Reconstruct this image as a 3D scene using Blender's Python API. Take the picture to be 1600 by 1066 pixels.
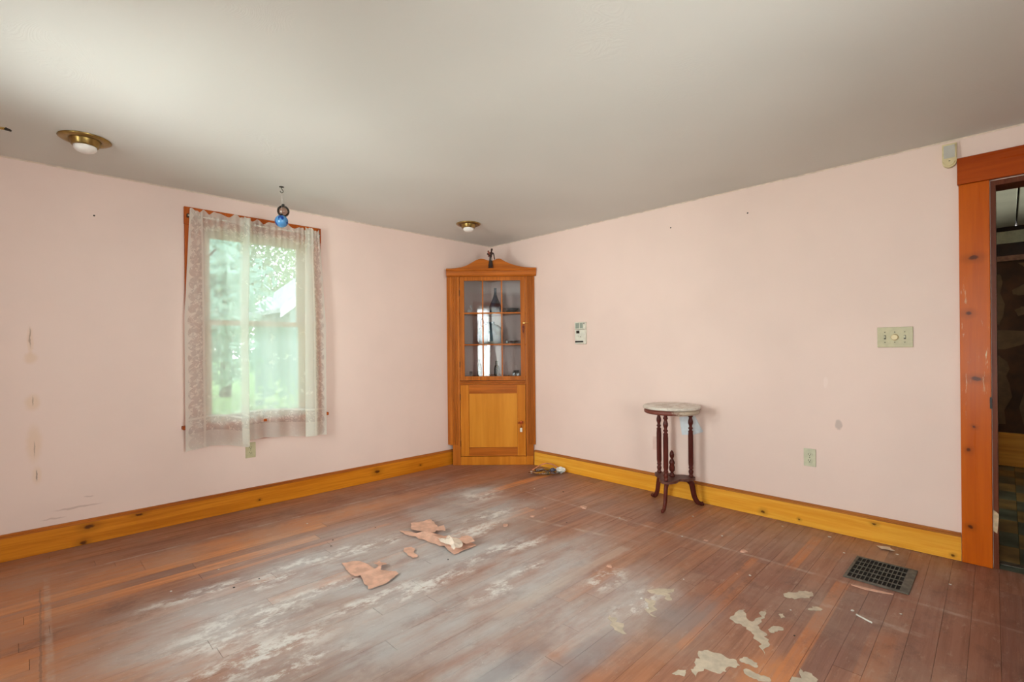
import bpy, bmesh, math, random
from mathutils import Vector, Matrix, noise
R = math.radians
random.seed(7)
for o in list(bpy.data.objects): bpy.data.objects.remove(o)
scn = bpy.context.scene
col = scn.collection

# ------------------------------------------------------------------ camera
YAW, ROLL, F = 0.7958, -0.0095, 757.57
fw = Vector((math.cos(YAW), math.sin(YAW), 0)); rt = Vector((math.sin(YAW), -math.cos(YAW), 0)); up = Vector((0, 0, 1))
c, s = math.cos(ROLL), math.sin(ROLL)
r2 = c*rt + s*up; u2 = -s*rt + c*up
cam = bpy.data.cameras.new('camera'); camo = bpy.data.objects.new('camera', cam); col.objects.link(camo)
m = Matrix((r2, u2, -fw)).transposed().to_4x4(); m.translation = Vector((-3.5921, -3.9833, 1.1827))
camo.matrix_world = m
cam.sensor_width = 36; cam.sensor_fit = 'HORIZONTAL'; cam.lens = F*36/1600; cam.shift_y = 10.757/1600
cam.clip_start = .02
scn.camera = camo

# ------------------------------------------------------------------ sky and light
SKY, EXPO = 2.7, 0.90
W_WEST, W_WEST2, W_SOUTH, W_HALL = 33, 43, 44, 24
world = bpy.data.worlds.new('sky'); scn.world = world; world.use_nodes = True
wn = world.node_tree.nodes; wl = world.node_tree.links
bg = wn['Background']; bg.inputs['Strength'].default_value = SKY
tc = wn.new('ShaderNodeTexCoord'); sx = wn.new('ShaderNodeSeparateXYZ'); rp = wn.new('ShaderNodeValToRGB')
wl.new(tc.outputs['Generated'], sx.inputs[0]); wl.new(sx.outputs['Z'], rp.inputs[0]); wl.new(rp.outputs[0], bg.inputs['Color'])
rp.color_ramp.elements[0].position = 0; rp.color_ramp.elements[0].color = (.95, .97, 1, 1)
rp.color_ramp.elements[1].position = 1; rp.color_ramp.elements[1].color = (.62, .76, 1, 1)

def area(name, loc, rot, sx_, sy_, w, colr=(1, .99, .98)):
    l = bpy.data.lights.new(name, 'AREA'); l.shape = 'RECTANGLE'; l.size = sx_; l.size_y = sy_; l.energy = w; l.color = colr
    o = bpy.data.objects.new(name, l); col.objects.link(o); o.location = loc; o.rotation_euler = rot
    return o
# daylight standing in the main room's west and south windows outside the frame
area('daylight_west', (-4.36, -1.50, 1.30), (0, R(-88), 0), 1.4, .95, W_WEST)
area('daylight_west', (-4.36, -3.72, 1.30), (0, R(-88), 0), 1.4, .65, W_WEST2)
area('daylight_south', (-2.75, -5.5, 1.40), (R(84), 0, 0), 1.5, 1.35, W_SOUTH)
area('hall_fill', (1.6, -5.5, 1.4), (R(90), 0, 0), .9, 1.0, W_HALL, (1, .9, .75))  # added fill lamp to brighten the room beyond the door
scn.view_settings.view_transform = 'Standard'; scn.view_settings.look = 'None'
scn.view_settings.exposure = EXPO; scn.view_settings.gamma = 1; scn.view_settings.use_curve_mapping = False

# ------------------------------------------------------------------ materials
def lin(cc):
    return tuple(((v/255)/12.92 if v/255 <= .04045 else ((v/255+.055)/1.055)**2.4) for v in cc) + (1,)
class NT:
    def __init__(self, name):
        self.m = bpy.data.materials.new(name); self.m.use_nodes = True
        self.t = self.m.node_tree; self.b = self.t.nodes['Principled BSDF']; self.out = self.t.nodes['Material Output']
    def n(self, typ, **kw):
        x = self.t.nodes.new('ShaderNode'+typ)
        for k, v in kw.items(): setattr(x, k, v)
        return x
    def l(self, a, b): self.t.links.new(a, b)
    def setin(self, sock, v):
        if isinstance(v, bpy.types.NodeSocket): self.l(v, sock)
        else: sock.default_value = v
    def math(self, op, a, b=0.0, c_=None, clamp=False):
        x = self.n('Math', operation=op, use_clamp=clamp); self.setin(x.inputs[0], a); self.setin(x.inputs[1], b)
        if c_ is not None: self.setin(x.inputs[2], c_)
        return x.outputs[0]
    def vmath(self, op, a, b=(0, 0, 0)):
        x = self.n('VectorMath', operation=op); self.setin(x.inputs[0], a); self.setin(x.inputs[1], b)
        return x.outputs['Value'] if op in ('LENGTH', 'DOT_PRODUCT', 'DISTANCE') else x.outputs[0]
    def mix(self, f, a, b):
        x = self.n('Mix', data_type='RGBA'); self.setin(x.inputs[0], f); self.setin(x.inputs[6], a); self.setin(x.inputs[7], b)
        return x.outputs[2]
    def noise(self, vec, scale=5, detail=3, rough=.55, dist=0, colr=False):
        x = self.n('TexNoise'); self.l(vec, x.inputs['Vector']); x.inputs['Scale'].default_value = scale
        x.inputs['Detail'].default_value = detail; x.inputs['Roughness'].default_value = rough; x.inputs['Distortion'].default_value = dist
        return x.outputs['Color' if colr else 'Fac']
    def rng(self, v, a, b, c_=0.0, d=1.0, smooth=True):
        x = self.n('MapRange'); x.interpolation_type = 'SMOOTHSTEP' if smooth else 'LINEAR'
        self.setin(x.inputs[0], v); x.inputs[1].default_value = a; x.inputs[2].default_value = b
        x.inputs[3].default_value = c_; x.inputs[4].default_value = d
        return x.outputs[0]
    def pos(self): return self.n('NewGeometry').outputs['Position']
    def objc(self): return self.n('TexCoord').outputs['Object']
    def scale(self, v, sc, loc=(0, 0, 0)):
        x = self.n('Mapping'); self.l(v, x.inputs[0]); x.inputs['Scale'].default_value = sc; x.inputs['Location'].default_value = loc
        return x.outputs[0]
    def ell(self, p, cx, cy, cz, rx, ry, rz, soft=.5):
        q = self.vmath('MULTIPLY', self.vmath('SUBTRACT', p, (cx, cy, cz)), (1/rx, 1/ry, 1/rz))
        return self.rng(self.vmath('LENGTH', q), 1+soft*.5, 1-soft*.5)
    def bump(self, h, st=.3, d=.01):
        x = self.n('Bump'); x.inputs['Strength'].default_value = st; x.inputs['Distance'].default_value = d
        self.l(h, x.inputs['Height']); self.l(x.outputs[0], self.b.inputs['Normal'])
    def base(self, cc): self.setin(self.b.inputs['Base Color'], cc)
    def rough(self, v): self.setin(self.b.inputs['Roughness'], v)
    def maxs(self, lst):
        r = lst[0]
        for q in lst[1:]: r = self.math('MAXIMUM', r, q)
        return r

def plain(name, cc, rough=.5, metal=0, var=.12, scale=30, bump=0):
    t = NT(name); nz = t.noise(t.objc(), scale, 4)
    dk = tuple(v*(1-var*2) for v in cc)
    t.base(t.mix(t.rng(nz, .3, .7), lin(dk), lin(cc))); t.rough(rough); t.b.inputs['Metallic'].default_value = metal
    if bump: t.bump(nz, bump, .003)
    return t.m

def wood(name, c1, c2, axis=2, rough=.38, grain=1.0, knots=(), world_=False, orange=None, scuff=()):
    t = NT(name); p = t.pos() if world_ else t.objc()
    st = [26*grain]*3; st[axis] = 1.3*grain
    warp = t.vmath('ADD', p, t.vmath('SCALE', t.noise(p, 2.2, 2, colr=True), (0, 0, 0)))
    g = t.noise(t.scale(p, st), 1, 5, .6, .6)
    st2 = [90*grain]*3; st2[axis] = 3
    g2 = t.noise(t.scale(p, st2), 1, 3)
    big = t.noise(t.scale(p, [v*.16 for v in st]), 1, 2)
    f = t.math('ADD', t.math('MULTIPLY', g, .65), t.math('MULTIPLY', g2, .35))
    cc = t.mix(t.rng(f, .35, .66), lin(c2), lin(c1))
    cc = t.mix(t.rng(big, .42, .7, 0, .55), cc, lin(orange or c2))
    if knots:
        pw = t.vmath('ADD', p, t.vmath('MULTIPLY', t.vmath('SUBTRACT', t.noise(p, 30, 2, colr=True), (.5, .5, .5)), (.02, .02, .02)))
        k = t.maxs([t.ell(pw, *kk, .8) for kk in knots])
        k2 = t.maxs([t.ell(pw, *kk[:3], *[v*2.4 for v in kk[3:]], 1.6) for kk in knots])
        cc = t.mix(t.math('MULTIPLY', k2, .4), cc, lin(tuple(v*.55 for v in c2)))
        cc = t.mix(t.math('MULTIPLY', k, .85), cc, lin((70, 28, 10)))
    if scuff:
        sc_ = t.rng(t.noise(t.scale(p, (60, 60, 9)), 1, 5, .75), .60, .66)
        cc = t.mix(t.math('MULTIPLY', sc_, t.maxs([t.ell(p, *kk, 1.2) for kk in scuff])), cc, lin((216, 190, 150)))
    t.base(cc); t.rough(t.rng(g, .2, .8, rough-.06, rough+.1)); t.bump(f, .12, .002)
    t.b.inputs['Specular IOR Level'].default_value = .14; t.b.inputs['Coat Weight'].default_value = .03; t.b.inputs['Coat Roughness'].default_value = .2
    return t.m

def wall_mat(name, cc, stains=()):
    t = NT(name); p = t.pos()
    big = t.noise(p, 1.3, 3); fine = t.noise(p, 180, 2); mid = t.noise(p, 9, 3)
    base = t.mix(t.rng(big, .35, .7), lin(cc), lin(tuple(v*.975 for v in cc)))
    for (k, scol, a, soft) in stains:
        pw = t.vmath('ADD', p, t.vmath('MULTIPLY', t.vmath('SUBTRACT', t.noise(p, 22, 3, colr=True), (.5, .5, .5)), (.02, .02, .02)))
        base = t.mix(t.math('MULTIPLY', t.ell(pw, *k, soft), a), base, lin(scol))
    t.base(base); t.rough(.55)
    t.bump(t.math('ADD', t.math('MULTIPLY', fine, .25), mid), .10, .004)
    return t.m
PINK = (235, 211, 200)
bei = (220, 184, 140)
M = {}
M['wall_north'] = wall_mat('pink_paint_north', PINK, [
    ((-3.621, 0, 1.25, .012, .05, .075), bei, .32, .9), ((-3.619, 0, 1.15, .026, .05, .03), bei, .38, .9), ((-3.613, 0, .89, .03, .05, .045), bei, .38, .9),
    ((-3.609, 0, .65, .03, .05, .10), bei, .35, .9), ((-3.598, 0, .46, .02, .05, .05), bei, .32, .9),
    ((-3.621, 0, 1.27, .0035, .05, .05), (130, 95, 70), .55, .9), ((-3.613, 0, .9, .003, .05, .025), (130, 95, 70), .45, .9),
    ((-3.607, 0, .62, .003, .05, .04), (130, 95, 70), .45, .9), ((-3.60, 0, .46, .0035, .05, .03), (90, 60, 45), .6, .9),
    ((-3.42, 0, .235, .10, .05, .006), (165, 125, 112), .4, .9), ((-3.53, 0, .19, .05, .05, .004), (165, 125, 112), .35, .9), ((-3.37, 0, .29, .02, .05, .004), (165, 125, 112), .35, .9)])
M['wall_east'] = wall_mat('pink_paint_east', PINK, [
    ((0, -3.239, .68, .05, .018, .03), (195, 175, 165), .8, .5), ((0, -3.172, .942, .05, .012, .035), (243, 222, 214), .5, .7)])
M['wall'] = wall_mat('pink_paint', PINK)

t = NT('ceiling_plaster'); p = t.pos()
wv = t.n('TexWave', wave_type='RINGS', rings_direction='Z'); 
t.l(t.vmath('ADD', p, t.vmath('MULTIPLY', t.noise(p, 1.7, 2, colr=True), (2.6, 2.6, 0))), wv.inputs['Vector'])
wv.inputs['Scale'].default_value = 9; wv.inputs['Distortion'].default_value = 7; wv.inputs['Detail'].default_value = 3; wv.inputs['Detail Scale'].default_value = 2.2
msk = t.rng(t.noise(p, 2.1, 3), .5, .68)
h = t.math('ADD', t.math('MULTIPLY', t.math('MULTIPLY', wv.outputs['Fac'], msk), .8), t.math('MULTIPLY', t.noise(p, 2.4, 3), 1.2))
t.base(t.mix(t.rng(t.noise(p, .8, 2), .35, .7), lin((218, 218, 212)), lin((211, 211, 205)))); t.rough(.7); t.bump(h, .07, .012)
M['ceiling'] = t.m

# worn strip floor: stained boards, chalky dust and the ghost lines of an old covering
def floor_mat():
    t = NT('worn_floor_boards'); p = t.pos(); oi = t.n('ObjectInfo').outputs['Random']
    off = t.n('CombineXYZ'); t.l(t.math('MULTIPLY', oi, 37), off.inputs[0]); t.l(t.math('MULTIPLY', oi, 11), off.inputs[1])
    pv = t.vmath('ADD', p, off.outputs[0])
    g = t.noise(t.scale(pv, (2.0, 34, 20)), 1, 5, .62, .5)
    g2 = t.noise(t.scale(pv, (7, 120, 60)), 1, 3)
    rr = t.n('ValToRGB'); t.l(oi, rr.inputs[0]); cr = rr.color_ramp
    cr.interpolation = 'LINEAR'
    cols = [(0, (150, 106, 88)), (.3, (166, 112, 84)), (.5, (136, 98, 86)), (.72, (172, 114, 80)), (.9, (158, 110, 88)), (.94, (205, 128, 74)), (1, (212, 138, 80))]
    cr.elements[0].position = 0; cr.elements[0].color = lin(cols[0][1]); cr.elements[1].position = 1; cr.elements[1].color = lin(cols[-1][1])
    for q, cc in cols[1:-1]:
        e = cr.elements.new(q); e.color = lin(cc)
    base = rr.outputs[0]
    base = t.mix(t.rng(g, .38, .72, 0, .5), base, lin((112, 70, 56)))
    base = t.mix(t.rng(g2, .45, .75, 0, .25), base, lin((190, 140, 108)))
    wn_ = t.vmath('SUBTRACT', t.noise(p, 3.2, 5, .65, colr=True), (.5, .5, .5))
    pw = t.vmath('ADD', p, t.vmath('MULTIPLY', wn_, (.55, .3, 0)))
    wf = t.vmath('SUBTRACT', t.noise(p, 14, 4, .65, colr=True), (.5, .5, .5))
    pf = t.vmath('ADD', p, t.vmath('MULTIPLY', wf, (.12, .06, 0)))
    # orange, less stained wood on the west and north side and near the camera
    org = t.maxs([t.ell(pw, -3.75, -1.1, 0, .42, .9, 1, 1.2), t.ell(pw, -2.6, -.62, 0, 1.1, .13, 1, .9), t.ell(pw, -3.3, -1.75, 0, .35, .22, 1, 1.0),
                  t.ell(pw, -1.78, -3.36, 0, .2, .1, 1, .9), t.ell(pw, -2.65, -2.0, 0, .25, .08, 1, .8)])
    org = t.math('MULTIPLY', org, t.rng(g, .3, .62, .35, .9))
    base = t.mix(t.math('MULTIPLY', org, .8), base, lin((205, 132, 78)))
    so = t.n('SeparateXYZ'); t.l(p, so.inputs[0]); Xo = so.outputs[0]; Yo = t.math('SUBTRACT', so.outputs[1], t.math('MULTIPLY', Xo, .014))
    def strip(c0, w, a, b):
        return t.math('MULTIPLY', t.rng(t.math('ABSOLUTE', t.math('SUBTRACT', Yo, c0)), w, w*.8), t.math('MULTIPLY', t.rng(Xo, a-.04, a+.04), t.rng(Xo, b+.04, b-.04)))
    st_ = t.maxs([strip(-3.395, .032, -1.8, -.74), strip(-3.16, .03, -.75, -.18), strip(-2.985, .022, -1.5, -.75), strip(-3.05, .020, -1.8, -1.0), t.math('MULTIPLY', strip(-3.61, .05, -1.7, -1.12), .6), t.math('MULTIPLY', strip(-2.44, .02, -.6, -.1), .6), strip(-1.02, .02, -3.0, -1.9)])
    base = t.mix(t.math('MULTIPLY', st_, t.rng(g, .3, .62, .45, .85)), base, lin((202, 126, 74)))
    # darker red brown wear
    red = t.maxs([t.ell(pw, -3.3, -1.15, 0, .45, .16, 1, .9), t.ell(pw, -1.1, -3.1, 0, .35, .28, 1, 1.0), t.ell(pw, -1.9, -.35, 0, 1.3, .16, 1, 1.0),
                  t.ell(pw, -.8, -3.75, 0, .8, .35, 1, 1.0)])
    base = t.mix(t.math('MULTIPLY', red, .45), base, lin((122, 72, 56)))
    # grey chalky haze
    def bl(lst, pp, soft): return t.maxs([t.ell(pp, x, y, 0, a, b, 1, soft) for x, y, a, b in lst])
    haze = bl([(-2.9, -1.6, .55, .36), (-2.35, -1.5, .6, .55), (-2.55, -2.05, .5, .42), (-1.85, -1.65, .5, .42), (-1.35, -1.3, .42, .4), (-2.1, -2.3, .55, .3), (-1.65, -2.2, .5, .18), (-1.05, -.95, .28, .2),
               (-1.75, -2.72, .4, .2), (-2.5, -2.7, .3, .2)], pw, 1.3)
    hn = t.rng(t.noise(t.scale(p, (2.2, 7, 1)), 1, 5, .65), .3, .62, .45, 1)
    hz = t.math('MULTIPLY', haze, hn)
    base = t.mix(t.math('MULTIPLY', hz, .88), base, lin((190, 189, 187)))
    light = t.math('MULTIPLY', t.rng(t.noise(p, 1.9, 5, .65), .42, .7), .5)
    base = t.mix(light, base, lin((165, 142, 128)))
    mot = t.rng(t.noise(t.scale(p, (5, 8, 1)), 1, 6, .75), .48, .68)
    base = t.mix(t.math('MULTIPLY', mot, t.math('ADD', .22, t.math('MULTIPLY', red, .4))), base, lin((104, 66, 54)))
    mo2 = t.rng(t.noise(t.scale(pv, (9, 30, 1)), 1, 5, .75), .56, .7)
    base = t.mix(t.math('MULTIPLY', mo2, .3), base, lin((196, 176, 158)))
    # chalk white powder
    wh = bl([(-2.98, -1.68, .26, .14), (-3.0, -1.95, .3, .10), (-2.5, -1.25, .3, .07), (-3.05, -1.22, .2, .045), (-2.75, -1.35, .25, .05), (-2.62, -1.62, .28, .05), (-2.2, -1.95, .3, .06), (-1.98, -2.22, .16, .06), (-1.08, -1.02, .2, .12),
             (-1.3, -1.42, .22, .08), (-1.55, -1.55, .22, .09), (-2.15, -1.30, .2, .06), (-1.75, -1.88, .25, .05), (-1.5, -1.95, .14, .05), (-2.45, -1.88, .22, .05), (-2.9, -2.12, .18, .06), (-1.72, -2.18, .12, .03),
             (-1.55, -2.55, .14, .07), (-1.62, -2.78, .16, .05)], pf, 1.2)
    wnz = t.rng(t.noise(t.scale(p, (6, 10, 1)), 1, 6, .74), .46, .60)
    wh = t.math('MULTIPLY', wh, wnz)
    speck = t.math('MULTIPLY', t.rng(t.noise(p, 48, 4, .75), .64, .72), t.math('ADD', t.math('MULTIPLY', haze, .6), .15))
    wh = t.math('MAXIMUM', wh, speck)
    base = t.mix(t.math('MULTIPLY', wh, .85), base, lin((226, 224, 218)))
    blu = bl([(-2.15, -2.85, .3, .06), (-1.55, -3.0, .2, .1), (-2.35, -2.68, .2, .05)], pf, 1.1)
    base = t.mix(t.math('MULTIPLY', blu, .5), base, lin((128, 124, 128)))
    # ghost lines
    sx_ = t.n('SeparateXYZ'); t.l(t.vmath('ADD', p, t.vmath('MULTIPLY', wf, (.02, .02, 0))), sx_.inputs[0]); X, Y = sx_.outputs[0], sx_.outputs[1]
    def seg(v, c0, w, o, o0, o1):
        a = t.rng(t.math('ABSOLUTE', t.math('SUBTRACT', v, c0)), w, w*.4)
        b = t.math('MULTIPLY', t.rng(o, o0-.03, o0+.03), t.rng(o, o1+.03, o1-.03))
        return t.math('MULTIPLY', a, b)
    Xs = t.math('ADD', X, t.math('MULTIPLY', Y, .23))      # the slanting line
    ln = t.maxs([seg(X, -3.565, .016, Y, -2.4, -.46), seg(X, -.73, .018, Y, -4.2, -1.2), seg(Xs, -1.56, .022, Y, -2.42, -.9), seg(Y, -.46, .016, X, -3.56, -.7), seg(X, -1.04, .026, Y, -3.74, -3.3)])
    band = seg(Y, -2.40, .048, X, -2.15, -1.12)
    ln = t.math('MAXIMUM', t.math('MULTIPLY', ln, t.rng(t.noise(p, 7, 4, .7), .38, .62, .1, .85)), t.math('MULTIPLY', band, .8))
    base = t.mix(t.math('MULTIPLY', ln, .5), base, lin((196, 180, 166)))
    scr = seg(X, -3.59, .005, Y, -2.4, -.6)
    base = t.mix(t.math('MULTIPLY', scr, .5), base, lin((110, 82, 68)))
    t.base(base)
    t.rough(t.math('ADD', t.math('MULTIPLY', hz, .16), t.rng(g, .3, .7, .36, .5)))
    t.bump(t.math('ADD', g, t.math('MULTIPLY', g2, .5)), .14, .003)
    t.b.inputs['Specular IOR Level'].default_value = .5
    return t.m
M['floor'] = floor_mat()
M['subfloor'] = plain('dark_subfloor', (38, 26, 20), .9)
M['residue'] = plain('dried_beige_residue', (205, 190, 168), .6, var=.06, scale=25, bump=.2)
kn = [(-3.369, 0, .106, .022, .1, .013), (-3.396, 0, .013, .014, .1, .012), (-3.126, 0, .12, .02, .1, .006), (-1.415, 0, .083, .022, .1, .013), (-.96, 0, .06, .01, .1, .006), (-2.4, 0, .05, .008, .1, .005)]
M['base_north'] = wood('pine_baseboard_shaded', (216, 136, 32), (188, 108, 20), 0, .34, knots=kn, world_=True, orange=(206, 116, 20))  # darker copy: the dimmer light on the north side is in the colour
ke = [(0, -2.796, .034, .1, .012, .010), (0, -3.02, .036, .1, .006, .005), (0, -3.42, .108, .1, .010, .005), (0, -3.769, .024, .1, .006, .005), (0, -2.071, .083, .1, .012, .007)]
M['base_east'] = wood('pine_baseboard_lit', (240, 180, 70), (222, 150, 46), 1, .34, knots=ke, world_=True, orange=(238, 164, 42))  # brighter copy: the stronger light on this side is in the colour
M['base_cap_n'] = wood('baseboard_cap_north', (190, 112, 44), (150, 80, 32), 0, .35, world_=True)
M['base_cap_e'] = wood('baseboard_cap_east', (190, 120, 58), (150, 86, 42), 1, .35, world_=True)
kc = [(0, -3.861, 1.64, .1, .018, .010), (0, -3.839, 1.344, .1, .012, .010), (0, -3.869, .995, .1, .02, .010), (0, -3.836, .612, .1, .008, .010), (0, -3.86, .738, .1, .006, .006), (0, -3.84, .2, .1, .008, .008)]
def casing_mat():
    mm = wood('orange_door_casing', (198, 96, 8), (178, 78, 5), 2, .3, .7, knots=kc, world_=True, scuff=[(0, -3.82, 1.18, .1, .022, .32), (0, -3.90, 1.15, .1, .02, .2)], orange=(192, 88, 6))
    return mm
M['casing'] = casing_mat()
M['head'] = wood('orange_door_head', (176, 76, 12), (150, 58, 8), 1, .3, .7, world_=True)
M['jamb'] = wood('dark_jamb', (120, 62, 38), (90, 44, 26), 2, .4, world_=True)
M['win_casing'] = wood('orange_window_casing', (196, 98, 30), (160, 74, 22), 2, .35, world_=True)
M['sash'] = plain('cream_sash_paint', (222, 196, 168), .45, var=.05)
M['cab'] = wood('cabinet_orange_stain', (194, 110, 36), (154, 82, 22), 2, .32, .9)
M['cab_h'] = wood('cabinet_orange_stain_across', (194, 108, 34), (154, 80, 22), 0, .32, .9)
M['cab_light'] = wood('cabinet_golden_stain', (210, 130, 38), (186, 106, 26), 2, .32, .6)
M['cab_panel'] = wood('cabinet_golden_panel', (216, 142, 46), (200, 124, 34), 2, .35, .35)
M['brass'] = plain('aged_brass', (170, 142, 84), .32, 1, .08)
M['brass_bright'] = plain('polished_brass', (226, 196, 120), .2, 1, .05)
M['dark_metal'] = plain('dark_metal', (70, 66, 60), .4, .9)
M['bulb'] = plain('frosted_bulb', (236, 232, 226), .3, 0, .02)
M['ivory'] = plain('aged_ivory_plastic', (196, 188, 150), .35, 0, .03)
M['ivory2'] = plain('pale_ivory_plastic', (206, 206, 178), .35, 0, .03)
M['cream'] = plain('cream_plastic', (222, 206, 160), .35, 0, .03)
M['offwhite'] = plain('offwhite_plastic', (222, 220, 206), .4, 0, .03)
M['grey_lens'] = plain('grey_lens', (190, 186, 178), .35, 0, .02)
M['green_grey'] = plain('grey_green_display', (150, 160, 148), .3, 0, .02)
M['black'] = plain('black_plastic', (28, 26, 24), .5, 0, .1)
M['void'] = plain('duct_shade_black', (14, 13, 12), .95, 0, .1)  # near black, for the shade under the register grid
M['pinkplate'] = plain('painted_over_plate', (226, 196, 184), .5, 0, .02)
M['mahog'] = wood('mahogany_stain', (104, 46, 36), (66, 26, 22), 2, .28)
M['mahog_flat'] = wood('mahogany_dusty', (116, 78, 70), (88, 54, 46), 0, .4)
t = NT('white_marble'); p = t.objc()
v = t.noise(t.vmath('ADD', p, t.vmath('MULTIPLY', t.noise(p, 6, 3, colr=True), (.25, .25, .25))), 9, 6, .7)
t.base(t.mix(t.rng(v, .42, .62), lin((214, 206, 194)), lin((176, 164, 152)))); t.rough(.25); M['marble'] = t.m
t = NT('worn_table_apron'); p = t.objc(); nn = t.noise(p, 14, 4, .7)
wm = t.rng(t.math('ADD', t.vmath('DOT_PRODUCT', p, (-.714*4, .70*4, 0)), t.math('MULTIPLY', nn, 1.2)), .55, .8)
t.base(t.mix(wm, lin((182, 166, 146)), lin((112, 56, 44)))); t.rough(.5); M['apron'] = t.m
M['paper'] = plain('pale_blue_paper', (216, 224, 230), .7, 0, .02)
M['scrap'] = plain('peach_wallpaper', (226, 178, 154), .75, 0, .06, 20, .3)
M['scrap_back'] = plain('wallpaper_backing', (232, 214, 196), .8, 0, .05, 20, .3)
M['crumb_white'] = plain('white_plaster', (232, 228, 220), .8, 0, .05)
M['grate'] = plain('grey_register', (112, 108, 98), .6, .2, .15)
M['tag'] = plain('white_tag', (226, 220, 205), .6, 0, .03)
M['tassel'] = plain('red_brown_cord', (150, 62, 34), .6, 0, .2)
M['copper'] = plain('copper_pull', (196, 96, 48), .3, .6, .1)
M['statue'] = plain('dark_statuette', (62, 36, 26), .4, .1, .25, 20)
M['statue_red'] = plain('statuette_bundle', (146, 74, 50), .5, 0, .3, 60)
M['statue_pale'] = plain('statuette_cloth', (170, 160, 146), .6)
M['navy'] = plain('navy_glaze', (58, 78, 98), .2, 0, .2, 14)
M['teal'] = plain('teal_glaze', (66, 92, 98), .2, 0, .2, 14)
M['silver'] = plain('tarnished_silver', (176, 176, 172), .25, .9)
M['white_china'] = plain('white_china', (216, 212, 206), .25, 0, .05)
M['cord'] = plain('orange_cord', (222, 140, 96), .5)
M['blue_wrap'] = plain('blue_grey_wrapper', (92, 96, 122), .4)
M['green_wrap'] = plain('dark_green_scrap', (70, 82, 62), .5)
M['string'] = plain('string', (200, 196, 190), .6)
M['roughlight'] = plain('pale_plaster_chip', (214, 186, 150), .8)

def glass_mat(name, tint=(1, 1, 1), refl=1.0):
    t = NT(name); t.t.nodes.remove(t.b)
    tr = t.n('BsdfTransparent'); tr.inputs[0].default_value = (*tint, 1); gl = t.n('BsdfGlossy'); gl.inputs['Roughness'].default_value = .01
    fr = t.n('Fresnel'); fr.inputs[0].default_value = 1.5; mx = t.n('MixShader')
    t.l(t.math('MULTIPLY', fr.outputs[0], refl, clamp=True), mx.inputs[0]); t.l(tr.outputs[0], mx.inputs[1]); t.l(gl.outputs[0], mx.inputs[2]); t.l(mx.outputs[0], t.out.inputs[0])
    return t.m
M['glass'] = glass_mat('window_glass', (.94, .98, .96)); M['cab_glass'] = glass_mat('cabinet_glass', (.86, .88, .9), 2.0); M['clear'] = glass_mat('clear_glassware', (.86, .9, .9), 2.5)
M['smoke'] = glass_mat('smoky_glass', (.62, .52, .47), 1.6); M['film'] = glass_mat('clear_film', (.85, .82, .78), 2.5)
t = NT('blue_swirl_glass'); p = t.objc()
sw = t.noise(t.vmath('ADD', p, t.vmath('MULTIPLY', t.noise(p, 14, 2, colr=True), (.08, .08, .08))), 13, 2)
t.base(t.mix(t.rng(sw, .5, .56), lin((92, 158, 214)), lin((16, 60, 150)))); t.rough(.06); t.b.inputs['Transmission Weight'].default_value = .3; M['blueball'] = t.m

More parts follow.
